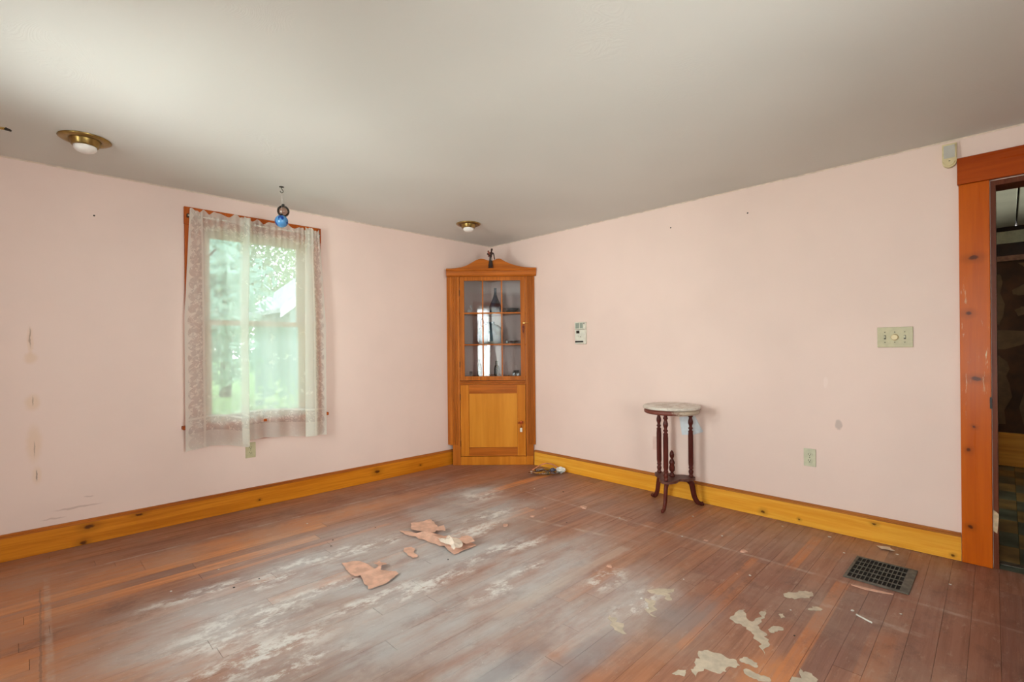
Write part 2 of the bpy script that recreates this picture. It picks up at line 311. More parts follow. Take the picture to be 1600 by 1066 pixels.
def lace_mat():
    t = NT('lace_curtain'); t.t.nodes.remove(t.b)
    uv = t.n('UVMap').outputs[0]; sp = t.n('SeparateXYZ'); t.l(uv, sp.inputs[0]); u, v = sp.outputs[0], sp.outputs[1]
    wz = t.vmath('SUBTRACT', t.noise(uv, 26, 3, colr=True), (.5, .5, .5))
    uvw = t.vmath('ADD', uv, t.vmath('MULTIPLY', wz, (.03, .03, 0)))
    vo = t.n('TexVoronoi', feature='DISTANCE_TO_EDGE'); t.l(uvw, vo.inputs['Vector']); vo.inputs['Scale'].default_value = 34
    vein = t.rng(vo.outputs['Distance'], .06, .16)
    fl = t.rng(t.noise(uvw, 30, 4, .6, .6), .47, .55)
    flor = t.math('MULTIPLY', fl, t.math('ADD', t.math('MULTIPLY', vein, .6), .4))
    # scalloped side border
    fr = t.math('SUBTRACT', t.math('FRACT', t.math('DIVIDE', v, .085)), .5)
    d = t.math('SQRT', t.math('ADD', t.math('POWER', t.math('MULTIPLY', fr, .085), 2.0), t.math('POWER', t.math('SUBTRACT', u, .062), 2.0)))
    outside = t.math('MULTIPLY', t.rng(d, .040, .046), t.math('LESS_THAN', u, .062))
    inb = t.math('LESS_THAN', u, .112)
    bord = t.math('MULTIPLY', inb, t.math('MAXIMUM', outside, t.math('ADD', .7, t.math('MULTIPLY', flor, .3))))
    line = t.math('MULTIPLY', t.math('GREATER_THAN', u, .106), t.math('LESS_THAN', u, .122))
    # bottom border
    botm = t.math('LESS_THAN', v, .21); hem = t.rng(v, .118, .112); hl = t.math('MULTIPLY', t.math('GREATER_THAN', v, .205), t.math('LESS_THAN', v, .22))
    bfl = t.math('MULTIPLY', botm, t.math('ADD', .5, t.math('MULTIPLY', flor, .4)))
    top = t.math('MULTIPLY', t.rng(v, 1.48, 1.52), t.math('ADD', .55, t.math('MULTIPLY', flor, .3)))
    head = t.rng(v, 1.605, 1.62)
    field = t.math('ADD', .6, t.math('MULTIPLY', t.rng(t.noise(uv, 9, 4), .6, .7), .25))
    tiny = t.math('MULTIPLY', t.rng(t.noise(uv, 400, 1), .3, .7), .10)
    a = t.maxs([bord, line, t.math('MULTIPLY', hem, .85), hl, bfl, top, t.math('MULTIPLY', head, .8), field])
    a = t.math('ADD', t.math('MULTIPLY', a, .9), tiny, clamp=True)
    tr = t.n('BsdfTransparent'); df = t.n('BsdfDiffuse'); tl = t.n('BsdfTranslucent')
    df.inputs[0].default_value = lin((246, 251, 244)); tl.inputs[0].default_value = lin((250, 250, 240))
    m1 = t.n('MixShader'); m1.inputs[0].default_value = .58; t.l(df.outputs[0], m1.inputs[1]); t.l(tl.outputs[0], m1.inputs[2])
    m2 = t.n('MixShader'); t.l(a, m2.inputs[0]); t.l(tr.outputs[0], m2.inputs[1]); t.l(m1.outputs[0], m2.inputs[2]); t.l(m2.outputs[0], t.out.inputs[0])
    return t.m
M['lace'] = lace_mat()
t = NT('plain_sheer'); M['sheer'] = t.m; t.base(lin((240, 240, 236))); t.b.inputs['Transmission Weight'].default_value = 0
t.t.nodes.remove(t.b); df = t.n('BsdfDiffuse'); tl = t.n('BsdfTranslucent'); tr = t.n('BsdfTransparent')
m1 = t.n('MixShader'); m2 = t.n('MixShader'); m1.inputs[0].default_value = .6; m2.inputs[0].default_value = .65
t.l(df.outputs[0], m1.inputs[1]); t.l(tl.outputs[0], m1.inputs[2]); t.l(tr.outputs[0], m2.inputs[1]); t.l(m1.outputs[0], m2.inputs[2]); t.l(m2.outputs[0], t.out.inputs[0])

def leaf(name, a, b):
    t = NT(name); nz = t.noise(t.pos(), 1.5, 3); t.t.nodes.remove(t.b)
    df = t.n('BsdfDiffuse'); tl = t.n('BsdfTranslucent'); mx = t.n('MixShader'); mx.inputs[0].default_value = .45
    cc = t.mix(t.rng(nz, .35, .65), lin(a), lin(b)); t.l(cc, df.inputs[0]); t.l(cc, tl.inputs[0]); t.l(df.outputs[0], mx.inputs[1]); t.l(tl.outputs[0], mx.inputs[2]); t.l(mx.outputs[0], t.out.inputs[0])
    return t.m
M['leaf'] = leaf('green_leaves', (165, 190, 155), (196, 212, 170)); M['leaf2'] = leaf('blue_green_leaves', (150, 185, 168), (182, 208, 190))
M['bark'] = plain('bark', (96, 84, 70), .9, 0, .25, 12, .5); M['grass'] = plain('lawn', (140, 180, 90), .9, 0, .2, 4)
M['siding'] = plain('pale_siding', (150, 176, 168), .7, 0, .05); M['white_trim'] = plain('white_trim', (240, 240, 238), .6, 0, .02); M['shingle'] = plain('sunlit_shingle', (226, 228, 228), .9, 0, .2, 20)  # shingle nearly white: sunlight on the roof is put into its colour
M['hall_wall'] = plain('dark_brown_wallboard', (92, 58, 34), .8, 0, .15, 5); M['compound'] = plain('joint_compound', (118, 90, 62), .8, 0, .08, 14)
M['hall_ceil'] = plain('hall_ceiling_panel', (200, 200, 184), .7, 0, .03, 3); M['hall_trim'] = plain('pale_green_trim', (200, 200, 168), .6, 0, .04); M['hall_pink'] = plain('dusty_pink_strip', (170, 120, 96), .7)
M['hall_dark'] = plain('dark_wood_strip', (58, 34, 20), .6, 0, .3, 6); M['hall_wood'] = wood('hall_board', (240, 168, 74), (214, 140, 56), 1, .45, .5, world_=True)
M['tile_green'] = plain('worn_green_tile', (96, 108, 92), .4, 0, .25, 5); M['tile_tan'] = plain('worn_tan_tile', (158, 128, 78), .4, 0, .22, 5)
M['threshold'] = plain('metal_threshold', (140, 136, 126), .35, .8); M['concrete'] = plain('grey_sill', (150, 146, 138), .7)

# ------------------------------------------------------------------ mesh helpers
def obj(name, bm, mat, parent=None, smooth=False, kind=None):
    me = bpy.data.meshes.new(name); bmesh.ops.recalc_face_normals(bm, faces=bm.faces); bm.to_mesh(me); bm.free()
    if smooth:
        for f in me.polygons: f.use_smooth = True
    me.materials.append(M[mat] if isinstance(mat, str) else mat)
    o = bpy.data.objects.new(name, me); col.objects.link(o)
    if parent: o.parent = parent
    if kind: o['kind'] = kind
    return o
def tag(o, label, cat, group=None):
    o['label'] = label; o['category'] = cat
    if group: o['group'] = group
    return o
def thing(name, label, cat, loc=(0, 0, 0), rz=0, group=None):
    o = bpy.data.objects.new(name, None); col.objects.link(o); o.empty_display_size = .05
    o.location = loc; o.rotation_euler = (0, 0, rz); return tag(o, label, cat, group)
def struct(name, bm, mat, **k): return obj(name, bm, mat, kind='structure', **k)
def box(bm, x0, x1, y0, y1, z0, z1, bev=0, seg=1, mtx=None):
    if x0 > x1: x0, x1 = x1, x0
    if y0 > y1: y0, y1 = y1, y0
    v = [bm.verts.new(p) for p in [(x0, y0, z0), (x1, y0, z0), (x1, y1, z0), (x0, y1, z0), (x0, y0, z1), (x1, y0, z1), (x1, y1, z1), (x0, y1, z1)]]
    fs = [bm.faces.new([v[i] for i in q]) for q in [(3, 2, 1, 0), (4, 5, 6, 7), (0, 1, 5, 4), (1, 2, 6, 5), (2, 3, 7, 6), (3, 0, 4, 7)]]
    if bev:
        es = list({e for f in fs for e in f.edges}); r = bmesh.ops.bevel(bm, geom=es, offset=bev, segments=seg, affect='EDGES', profile=.6)
        v = list({q for f in r['faces'] for q in f.verts} | {q for q in v if q.is_valid})
    if mtx: bmesh.ops.transform(bm, matrix=mtx, verts=v)
    return v
def B(*a, **k): bm = bmesh.new(); box(bm, *a, **k); return bm
def prism(bm, pts, d0, d1, axis):
    """outline pts extruded along axis: 0 -> pts are (y,z), 1 -> (x,z), 2 -> (x,y)"""
    def P(a, b, d): return (d, a, b) if axis == 0 else ((a, d, b) if axis == 1 else (a, b, d))
    A = [bm.verts.new(P(a, b, d0)) for a, b in pts]; Bv = [bm.verts.new(P(a, b, d1)) for a, b in pts]
    bm.faces.new(A[::-1]); bm.faces.new(Bv); n = len(pts)
    for i in range(n): bm.faces.new([A[i], A[(i+1) % n], Bv[(i+1) % n], Bv[i]])
    return A+Bv
def PR(*a): bm = bmesh.new(); prism(bm, *a); return bm
def lathe(bm, prof, seg=24, cx=0, cy=0, cz=0, close=True):
    rings = []
    for r, z in prof:
        rings.append([bm.verts.new((cx+r*math.cos(2*math.pi*i/seg), cy+r*math.sin(2*math.pi*i/seg), cz+z)) for i in range(seg)])
    for a, b in zip(rings, rings[1:]):
        for i in range(seg): bm.faces.new([a[i], a[(i+1) % seg], b[(i+1) % seg], b[i]])
    if close: bm.faces.new(rings[0][::-1]); bm.faces.new(rings[-1])
    return [v for r in rings for v in r]
def LA(prof, **k): bm = bmesh.new(); lathe(bm, prof, **k); return bm
def tube(bm, pts, rad, seg=8, flat=1.0):
    pts = [Vector(p) for p in pts]; n = len(pts); rings = []
    for i, p in enumerate(pts):
        d = (pts[min(i+1, n-1)]-pts[max(i-1, 0)]).normalized()
        a = d.cross(Vector((0, 0, 1)));  a = a if a.length > .05 else d.cross(Vector((0, 1, 0))); a.normalize(); b = d.cross(a).normalized()
        r = rad[i] if isinstance(rad, (list, tuple)) else rad
        rings.append([bm.verts.new(p+a*r*flat*math.cos(2*math.pi*k/seg)+b*r*math.sin(2*math.pi*k/seg)) for k in range(seg)])
    for A, Bq in zip(rings, rings[1:]):
        for k in range(seg): bm.faces.new([A[k], A[(k+1) % seg], Bq[(k+1) % seg], Bq[k]])
    bm.faces.new(rings[0][::-1]); bm.faces.new(rings[-1])
def TU(*a, **k): bm = bmesh.new(); tube(bm, *a, **k); return bm
def smoothpts(P, n=6):
    P = [Vector(p) for p in P]; out = []
    for i in range(len(P)-1):
        p0, p1, p2, p3 = P[max(i-1, 0)], P[i], P[i+1], P[min(i+2, len(P)-1)]
        for k in range(n):
            q = k/n; out.append(.5*((2*p1)+(-p0+p2)*q+(2*p0-5*p1+4*p2-p3)*q*q+(-p0+3*p1-3*p2+p3)*q**3))
    out.append(P[-1]); return out
def dupe(root, loc, label=None):
    r_ = root.copy(); col.objects.link(r_); r_.location = loc
    if label: r_['label'] = label
    for ch in list(root.children):
        k_ = ch.copy(); col.objects.link(k_); k_.parent = r_
        for g_ in list(ch.children):
            d_ = g_.copy(); col.objects.link(d_); d_.parent = k_
    return r_

# ------------------------------------------------------------------ room shell
H = 2.3; XW, YS, T = -4.15, -5.3, .14
def wallbox(bm, axis, fixed0, fixed1, a0, a1, holes, zt=H):
    """wall along axis between a0,a1 with holes (h0,h1,z0,z1)"""
    def bx(p0, p1, z0, z1):
        if p1-p0 < 1e-4 or z1-z0 < 1e-4: return
        if axis == 0: box(bm, p0, p1, fixed0, fixed1, z0, z1)
        else: box(bm, fixed0, fixed1, p0, p1, z0, z1)
    cur = a0
    for h0, h1, z0, z1 in sorted(holes):
        bx(cur, h0, -.02, zt); bx(h0, h1, -.02, z0); bx(h0, h1, z1, zt); cur = h1
    bx(cur, a1, -.02, zt)
bm = bmesh.new(); wallbox(bm, 0, 0, T, XW-T, 3.3, [(-2.745, -2.02, .655, 2.06)]); struct('wall_north', bm, 'wall_north')
bm = bmesh.new(); wallbox(bm, 1, 0, T, YS, 0, [(-4.85, -3.947, -.02, 2.035)]); struct('wall_east', bm, 'wall_east')
bm = bmesh.new(); wallbox(bm, 1, XW-T, XW, YS, 0, [(-4.05, -3.40, .55, 2.02), (-2.0, -1.0, .62, 2.06)]); struct('wall_west', bm, 'wall')
bm = bmesh.new(); wallbox(bm, 0, YS-T, YS, XW-T, 3.3, [(-3.45, -2.05, .62, 2.06), (1.1, 2.1, .9, 1.9)]); struct('wall_south', bm, 'wall')
struct('ceiling', B(XW-T, T*.5, YS-T, T, H, H+.1), 'ceiling')
fl = struct('floor', B(XW, .13, YS, 0, -.08, -.02), 'subfloor')

# floor boards, laid almost parallel to the north wall
def clip(poly, ax, lim, sign):
    out = []
    for i in range(len(poly)):
        a, b = poly[i], poly[(i+1) % len(poly)]
        da, db = (a[ax]-lim)*sign, (b[ax]-lim)*sign
        if da >= 0: out.append(a)
        if (da >= 0) != (db >= 0):
            k = da/(da-db); out.append((a[0]+(b[0]-a[0])*k, a[1]+(b[1]-a[1])*k))
    return out
rnd = random.Random(21); pitch, ang = .0885, R(.8); ca, sa = math.cos(ang), math.sin(ang); np_ = 0
VENT = (-.665, -.335, -3.652, -3.38)
y = -5.45
while y < .12:
    x = XW-.1-rnd.random()*1.2
    while x < .14:
        L = rnd.uniform(1.0, 2.3); g = .0005; ge = .0008
        P = [(x+ge, y+g), (x+L-ge, y+g), (x+L-ge, y+pitch-g), (x+ge, y+pitch-g)]
        P = [(a*ca-b*sa, a*sa+b*ca) for a, b in P]
        for ax, lim, sg in ((0, XW+.001, 1), (0, .001 if True else 0, -1), (1, YS+.001, 1), (1, -.001, -1)):
            P = clip(P, ax, lim, sg)
            if len(P) < 3: break
        if len(P) >= 3 and max(p[0] for p in P)-min(p[0] for p in P) > .02 and max(p[1] for p in P)-min(p[1] for p in P) > .004:
            dz = rnd.uniform(-.0005, .0005)
            bm = bmesh.new(); prism(bm, P, -.019, dz, 2); obj('plank', bm, 'floor', fl); np_ += 1
        x += L
    y += pitch
print('planks', np_)
# dried residue on the boards (part of the floor)
RES = [
[(-1.768,-3.139),(-1.739,-3.162),(-1.731,-3.197),(-1.734,-3.231),(-1.722,-3.263),(-1.745,-3.285),(-1.772,-3.278),(-1.791,-3.254),(-1.815,-3.264),(-1.841,-3.252),(-1.85,-3.229),(-1.855,-3.199),(-1.887,-3.191),(-1.922,-3.198),(-1.903,-3.175),(-1.893,-3.166),(-1.864,-3.171),(-1.847,-3.158),(-1.81,-3.165)],
[(-1.441,-3.131),(-1.373,-3.136),(-1.334,-3.154),(-1.383,-3.177),(-1.415,-3.199),(-1.414,-3.213),(-1.369,-3.218),(-1.3,-3.21),(-1.276,-3.228),(-1.312,-3.234),(-1.368,-3.233),(-1.428,-3.238),(-1.455,-3.262),(-1.474,-3.292),(-1.517,-3.308),(-1.566,-3.315),(-1.616,-3.329),(-1.586,-3.305),(-1.543,-3.282),(-1.522,-3.256),(-1.493,-3.236),(-1.489,-3.215),(-1.466,-3.187),(-1.475,-3.164)],
[(-1.718,-3.273),(-1.684,-3.276),(-1.682,-3.294),(-1.686,-3.326),(-1.706,-3.335),(-1.717,-3.319),(-1.719,-3.298)],
[(-1.762,-3.303),(-1.745,-3.316),(-1.75,-3.343),(-1.742,-3.366),(-1.748,-3.392),(-1.762,-3.392),(-1.785,-3.363),(-1.783,-3.338),(-1.782,-3.321)],
[(-1.083,-3.239),(-1.031,-3.243),(-1.013,-3.27),(-.975,-3.291),(-.947,-3.321),(-.975,-3.333),(-1.026,-3.33),(-1.044,-3.304),(-1.086,-3.284),(-1.092,-3.255)],
[(-1.14,-3.351),(-1.097,-3.358),(-1.084,-3.379),(-1.092,-3.4),(-1.119,-3.387),(-1.138,-3.368)],
[(-1.431,-3.28),(-1.386,-3.287),(-1.372,-3.307),(-1.391,-3.327),(-1.418,-3.312),(-1.445,-3.297)],
[(-1.274,-3.273),(-1.253,-3.286),(-1.28,-3.302),(-1.303,-3.291)],
[(-1.699,-3.441),(-1.641,-3.453),(-1.604,-3.443),(-1.625,-3.46),(-1.61,-3.484),(-1.632,-3.509),(-1.658,-3.515),(-1.724,-3.448)],
[(-1.963,-3.129),(-1.928,-3.135),(-1.908,-3.156),(-1.928,-3.164),(-1.96,-3.142)],
[(-1.485,-2.753),(-1.43,-2.787),(-1.375,-2.842),(-1.41,-2.852),(-1.445,-2.837),(-1.477,-2.878),(-1.504,-2.872),(-1.48,-2.823),(-1.499,-2.783)],
[(-1.56,-2.784),(-1.549,-2.836),(-1.597,-2.847),(-1.668,-2.906),(-1.673,-2.882),(-1.647,-2.835),(-1.612,-2.831)],
[(-1.801,-2.752),(-1.798,-2.791),(-1.831,-2.844),(-1.868,-2.88),(-1.879,-2.86),(-1.879,-2.829),(-1.863,-2.795)]]
def ragged(P, amp, n=3, seed=0):
    out = []
    for i in range(len(P)):
        a, b = P[i], P[(i+1) % len(P)]; dx, dy = b[0]-a[0], b[1]-a[1]
        for k in range(n):
            q = k/n; w = noise.noise(Vector((a[0]*40+dx*q*40, a[1]*40+dy*q*40, seed)))*amp if k else 0
            out.append((a[0]+dx*q-dy*w*4, a[1]+dy*q+dx*w*4))
    return out
for P in RES: obj('residue_patch', PR(ragged(P, .12), .0004, .0016, 2), 'residue', fl)

# baseboards (a board and a darker moulded cap)
BH = .1523
def baseboard(name, pts, axis, a0, a1, mb, mc):
    # outline across the wall (offset from wall, z), run along axis
    o = struct(name, B(*( (a0, a1, -.018, -.0005) if axis == 0 else (-.018, -.0005, a0, a1)), .0015, .132), mb)
    prof = [(-.0005, .132), (-.022, .132), (-.022, .138), (-.016, .142), (-.018, .147), (-.010, .1523), (-.0005, .1523)]
    bm = bmesh.new()
    if axis == 0: prism(bm, prof, a0, a1, 0)
    else: prism(bm, prof, a0, a1, 1)
    obj('moulding', bm, mc, o)
    return o
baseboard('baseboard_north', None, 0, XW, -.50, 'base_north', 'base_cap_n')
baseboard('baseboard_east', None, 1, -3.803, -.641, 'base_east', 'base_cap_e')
# the pale bead of caulk between wall and ceiling
struct('trim_1', PR([(-.0005, H-.0005), (-.006, H-.0005), (-.0005, H-.008)], XW, -.001, 0), 'scrap_back')
struct('trim_2', PR([(-.0005, H-.0005), (-.006, H-.0005), (-.0005, H-.008)], YS, -.007, 1), 'scrap_back')

# door opening: casing, head, jamb, threshold
d = struct('door_1', B(-.026, -.0005, -3.924, -3.805, .0015, 2.039, bev=.002), 'casing')
obj('door_head', B(-.034, -.0005, -5.0, -3.80, 2.04, 2.183, bev=.002), 'head', d)
obj('door_jamb', B(-.012, T, -3.947, -3.927, .0015, 2.034), 'jamb', d)
obj('door_jamb', B(-.012, T, -4.85, -4.83, .0015, 2.034), 'jamb', d)
obj('head_jamb', B(-.012, T, -4.83, -3.947, 2.008, 2.034), 'jamb', d)
obj('casing_board', B(-.026, -.0005, -4.97, -4.852, .0015, 2.039), 'casing', d)
obj('door_sill', B(.0015, .1295, -4.83, -3.948, -.02, .0), 'tile_green', d)
obj('threshold', B(.07, .125, -4.83, -3.948, .002, .008, bev=.002), 'threshold', d)
obj('latch_mortise', B(-.0275, -.0255, -3.926, -3.918, .84, .90), 'black', d)
obj('peeling_chip', PR([(-3.927, .20), (-3.941, .19), (-3.945, .235), (-3.948, .29), (-3.94, .30), (-3.928, .31)], -.022, -.014, 0), 'roughlight', d)

# ------------------------------------------------------------------ window in the north wall
w = struct('window_1', B(-2.86, -2.745, -.02, -.0005, .667, 2.06, bev=.002), 'win_casing')
obj('casing_board', B(-2.02, -1.912, -.02, -.0005, .667, 2.06, bev=.002), 'win_casing', w)
obj('window_head', B(-2.862, -1.91, -.022, -.0005, 2.061, 2.182, bev=.002), 'win_casing', w)
obj('window_stool', B(-2.886, -1.868, -.05, .03, .641, .666, bev=.004), 'win_casing', w)
obj('apron', B(-2.86, -1.912, -.018, -.0005, .512, .64, bev=.002), 'win_casing', w)
bm = bmesh.new(); box(bm, -2.745, -2.733, 0, T, .667, 2.06); box(bm, -2.032, -2.02, 0, T, .667, 2.06); box(bm, -2.733, -2.032, 0, T, 2.048, 2.06); box(bm, -2.733, -2.032, .031, T, .655, .668)
obj('jamb_liner', bm, 'sash', w)
def sash(parent, x0, x1, z0, z1, y0, g0x, g1x, g0z, g1z):
    bm = bmesh.new(); box(bm, x0, g0x, y0, y0+.032, z0, z1); box(bm, g1x, x1, y0, y0+.032, z0, z1)
    box(bm, g0x, g1x, y0, y0+.032, z0, g0z); box(bm, g0x, g1x, y0, y0+.032, g1z, z1)
    sh = obj('sash', bm, 'sash', parent)
    obj('pane', B(g0x-.004, g1x+.004, y0+.014, y0+.018, g0z-.004, g1z+.004), 'glass', sh)
sash(w, -2.733, -2.032, .668, 1.405, .035, -2.692, -2.073, .712, 1.368)
sash(w, -2.733, -2.032, 1.372, 2.048, .070, -2.692, -2.073, 1.408, 2.005)

def simple_window(name, axis, a0, a1, z0, z1, f):
    """window outside the frame; f = wall inner face coordinate, sign inwards"""
    def bb(p0, p1, q0, q1, zz0, zz1):
        return B(p0, p1, q0, q1, zz0, zz1) if axis == 0 else B(q0, q1, p0, p1, zz0, zz1)
    i, o_ = f
    root = struct(name, bb(a0-.1, a0, i, i+(.02 if i > o_ else -.02), z0-.1, z1+.1), 'win_casing')
    q = i+(.02 if i > o_ else -.02)
    obj('casing_board', bb(a1, a1+.1, i, q, z0-.1, z1+.1), 'win_casing', root)
    obj('window_head', bb(a0, a1, i, q, z1, z1+.1), 'win_casing', root); obj('window_stool', bb(a0, a1, i, q, z0-.1, z0), 'win_casing', root)
    mid = (i+o_)/2; zm = (z0+z1)/2
    for k, (za, zb) in enumerate(((z0, zm), (zm, z1))):
        bm = bmesh.new()
        for P in ((a0, a0+.04, za, zb), (a1-.04, a1, za, zb), (a0+.04, a1-.04, za, za+.04), (a0+.04, a1-.04, zb-.04, zb)):
            if axis == 0: box(bm, P[0], P[1], mid-.015, mid+.015, P[2], P[3])
            else: box(bm, mid-.015, mid+.015, P[0], P[1], P[2], P[3])
        sh = obj('sash', bm, 'sash', root); obj('pane', bb(a0+.04, a1-.04, mid-.002, mid+.002, za+.04, zb-.04), 'glass', sh)
simple_window('window_2', 1, -4.05, -3.40, .55, 2.02, (XW, XW-T))
simple_window('window_3', 1, -2.0, -1.0, .62, 2.06, (XW, XW-T))
simple_window('window_4', 0, -3.45, -2.05, .62, 2.06, (YS, YS-T))
simple_window('added_hall_window', 0, 1.1, 2.1, .9, 1.9, (YS, YS-T))  # unseen window, added to let the hall fill lamp in

# ------------------------------------------------------------------ room beyond the door
struct('wall_hall_east', B(3.1, 3.24, YS, 0, -.02, H), 'hall_wall')
struct('ceiling_hall', B(T*.5+.001, 3.3, YS-T, T, H+.04, H+.1), 'hall_wall')
hf = struct('floor_hall', B(.131, 3.1, YS, 0, -.08, -.008), 'subfloor')
k = 0
for i in range(10):
    for j in range(8):
        x0 = .131+i*.3; y0 = -4.025-.3*4+j*.3
        if y0 < YS: continue
        obj('tile', B(x0+.001, min(x0+.299, 3.099), y0+.001, y0+.299, -.007, .001), 'tile_green' if (i+j) % 2 else 'tile_tan', hf)
hc = struct('trim_3', B(3.06, 3.099, -5.2, -3.0, 2.262, 2.299), 'hall_dark')
cs = struct('ceiling_hall_panels', B(.15, .16, -3.1, -3.0, H+.001, H+.039), 'hall_dark')
for x0, x1 in ((.141, 3.09),):
    for y0, y1 in ((-5.25, -4.66), (-4.65, -4.055), (-4.045, -3.45), (-3.44, -2.9)): obj('panel', B(x0, x1, y0, y1, H+.0, H+.035, bev=.003), 'hall_ceil', cs)
struct('trim_4', B(3.08, 3.099, -5.2, -3.0, 2.143, 2.26), 'hall_trim')
struct('trim_5', B(3.07, 3.099, -5.2, -3.0, 2.023, 2.142), 'hall_dark')
struct('trim_6', B(3.06, 3.099, -5.2, -3.0, 1.974, 2.022), 'hall_pink')
struct('baseboard_hall_east', B(3.06, 3.099, -5.2, -3.0, .002, .32, bev=.004), 'hall_wood')
hw = bpy.data.objects['wall_hall_east']
for P in ([(-3.86, 1.86), (-3.94, 1.85), (-3.957, 1.78), (-3.96, 1.45), (-3.93, 1.36), (-3.86, 1.37)], [(-4.02, 1.69), (-4.08, 1.73), (-4.2, 1.76), (-4.22, 1.66), (-4.08, 1.64), (-4.03, 1.65)],
          [(-4.035, 1.50), (-4.08, 1.53), (-4.2, 1.52), (-4.2, 1.44), (-4.06, 1.44)], [(-3.8, 1.31), (-4.3, 1.31), (-4.3, 1.15), (-3.8, 1.13)],
          [(-3.86, 1.09), (-3.93, 1.06), (-3.985, 1.0), (-3.995, .8), (-3.97, .4), (-3.86, .38)], [(-4.09, .40), (-4.2, .38), (-4.2, 1.0), (-4.12, .9)], [(-4.06, 1.95), (-4.2, 1.965), (-4.2, 1.75), (-4.105, 1.9)]):
    obj('compound_smear', PR(ragged(P, .05), 3.094, 3.0995, 0), 'compound', hw)

# ------------------------------------------------------------------ corner cabinet
CR = -math.pi/4
cab = thing('corner_cabinet', 'orange stained wooden corner cabinet with nine pane glass door above and panelled door below', 'cabinet', (-.33, -.33, 0), CR)
def cw(u, v, z): return Vector((-.33, -.33, 0))+Matrix.Rotation(CR, 3, 'Z') @ Vector((u, v, z))
def fluted(x0, x1, z0, z1, n, nx0=None):
    # board with vertical grooves in its face
    pts = [(x0, .02), (x0, 0)]; w_ = (x1-x0); a, b = x0+w_*.22, x1-w_*.18; st = (b-a)/n
    for i in range(n):
        q = a+i*st; pts += [(q+st*.2, 0), (q+st*.35, .006), (q+st*.65, .006), (q+st*.8, 0)]
    pts += [(x1, 0), (x1, .02)]
    return pts
bm = bmesh.new(); prism(bm, fluted(-.404, -.302, 0, 0, 4), .206, 1.904, 2); prism(bm, [(-.380, 0), (-.302, 0), (-.302, .02), (-.380, .02)], .002, .206, 2); obj('stile', bm, 'cab', cab)
bm = bmesh.new(); prism(bm, fluted(.362, .456, 0, 0, 4), .206, 1.904, 2); prism(bm, [(.362, 0), (.432, 0), (.432, .02), (.362, .02)], .09, .206, 2); prism(bm, [(.432, .002), (.436, .002), (.436, .02), (.432, .02)], .002, .206, 2); obj('stile', bm, 'cab', cab)
bm = bmesh.new(); prism(bm, [(-.404, .001), (-.404, .02), (-.424, .040), (-.434, .032)], .206, 1.904, 2); obj('side_return', bm, 'cab', cab)
obj('plinth', B(-.301, .36, .003, .02, .002, .088), 'cab_light', cab); obj('plinth_block', B(.361, .431, .003, .02, .002, .088), 'cab_light', cab)
bm = bmesh.new(); box(bm, -.301, .361, .002, .02, .813, .824); box(bm, -.301, .361, -.008, .02, .825, .834, bev=.002); box(bm, -.301, .361, 0, .02, .835, .842); box(bm, -.301, .361, -.006, .02, .843, .852, bev=.002)
obj('mid_rail', bm, 'cab_h', cab)
for z in (.88, 1.208, 1.528):
    obj('shelf', PR([(-.425, .03), (.425, .03), (.40, .06), (.005, .452), (-.005, .452), (-.40, .06)], z, z+.014, 2), 'cab_h', cab)
obj('cabinet_top', PR([(-.425, .022), (.425, .022), (.40, .06), (.005, .452), (-.005, .452), (-.40, .06)], 1.905, 1.921, 2), 'cab_h', cab)
# cornice: moulded band along the front
bm = bmesh.new()
prism(bm, [(.02, 1.905), (-.008, 1.905), (-.016, 1.914), (-.022, 1.918), (-.030, 1.958), (-.038, 1.963), (-.042, 1.974), (-.042, 1.983), (.02, 1.983)], -.428, .474, 0)
obj('cornice', bm, 'cab_h', cab)
pd = [(-.425, 1.984), (-.425, 1.989), (-.33, 1.993), (-.24, 2.012), (-.18, 2.042), (-.125, 2.072), (-.085, 2.083), (-.05, 2.081), (-.015, 2.070), (.02, 2.060), (.055, 2.070), (.085, 2.082), (.12, 2.080), (.155, 2.060), (.20, 2.038), (.25, 2.020), (.31, 2.004), (.40, 1.992), (.47, 1.989), (.47, 1.984)]
sp_ = smoothpts([(a, b, 0) for a, b in pd[1:-1]], 4)
obj('pediment', PR([pd[0]]+[(p.x, p.y) for p in sp_]+[pd[-1]], -.008, .012, 1), 'cab_h', cab)
# upper door
bm = bmesh.new(); box(bm, -.298, -.253, -.003, .018, .857, 1.903, bev=.0015); box(bm, .314, .360, -.003, .018, .857, 1.903, bev=.0015)
box(bm, -.253, .314, -.003, .018, .857, .899, bev=.0015); box(bm, -.253, .314, -.003, .018, 1.864, 1.903, bev=.0015)
ud = obj('glazed_door', bm, 'cab', cab)
XS = [-.253, -.066, .126, .314]; ZS = [.899, 1.219, 1.537, 1.864]
for x in XS[1:3]: obj('muntin', B(x-.006, x+.006, 0, .014, .899, 1.864), 'cab', ud)
for z in ZS[1:3]: obj('muntin', B(-.253, .314, -.001, .013, z-.006, z+.006), 'cab_h', ud)
for i in range(3):
    for j in range(3):
        obj('pane', B(XS[i]+.0005, XS[i+1]-.0005, .015, .0172, ZS[j]+.0005, ZS[j+1]-.0005), 'cab_glass', ud)
bm = bmesh.new(); box(bm, .335, .362, -.008, -.0035, 1.426, 1.440, bev=.002); lt = obj('latch', bm, 'brass_bright', ud)
bm = bmesh.new(); box(bm, .368, .375, -.012, -.001, 1.427, 1.439, bev=.002); box(bm, .383, .390, -.010, -.001, 1.428, 1.438, bev=.002); obj('catch', bm, 'brass_bright', cab)
for z in (1.02, 1.74): obj('hinge', B(-.303, -.298, -.006, -.001, z-.03, z+.03), 'dark_metal', ud)
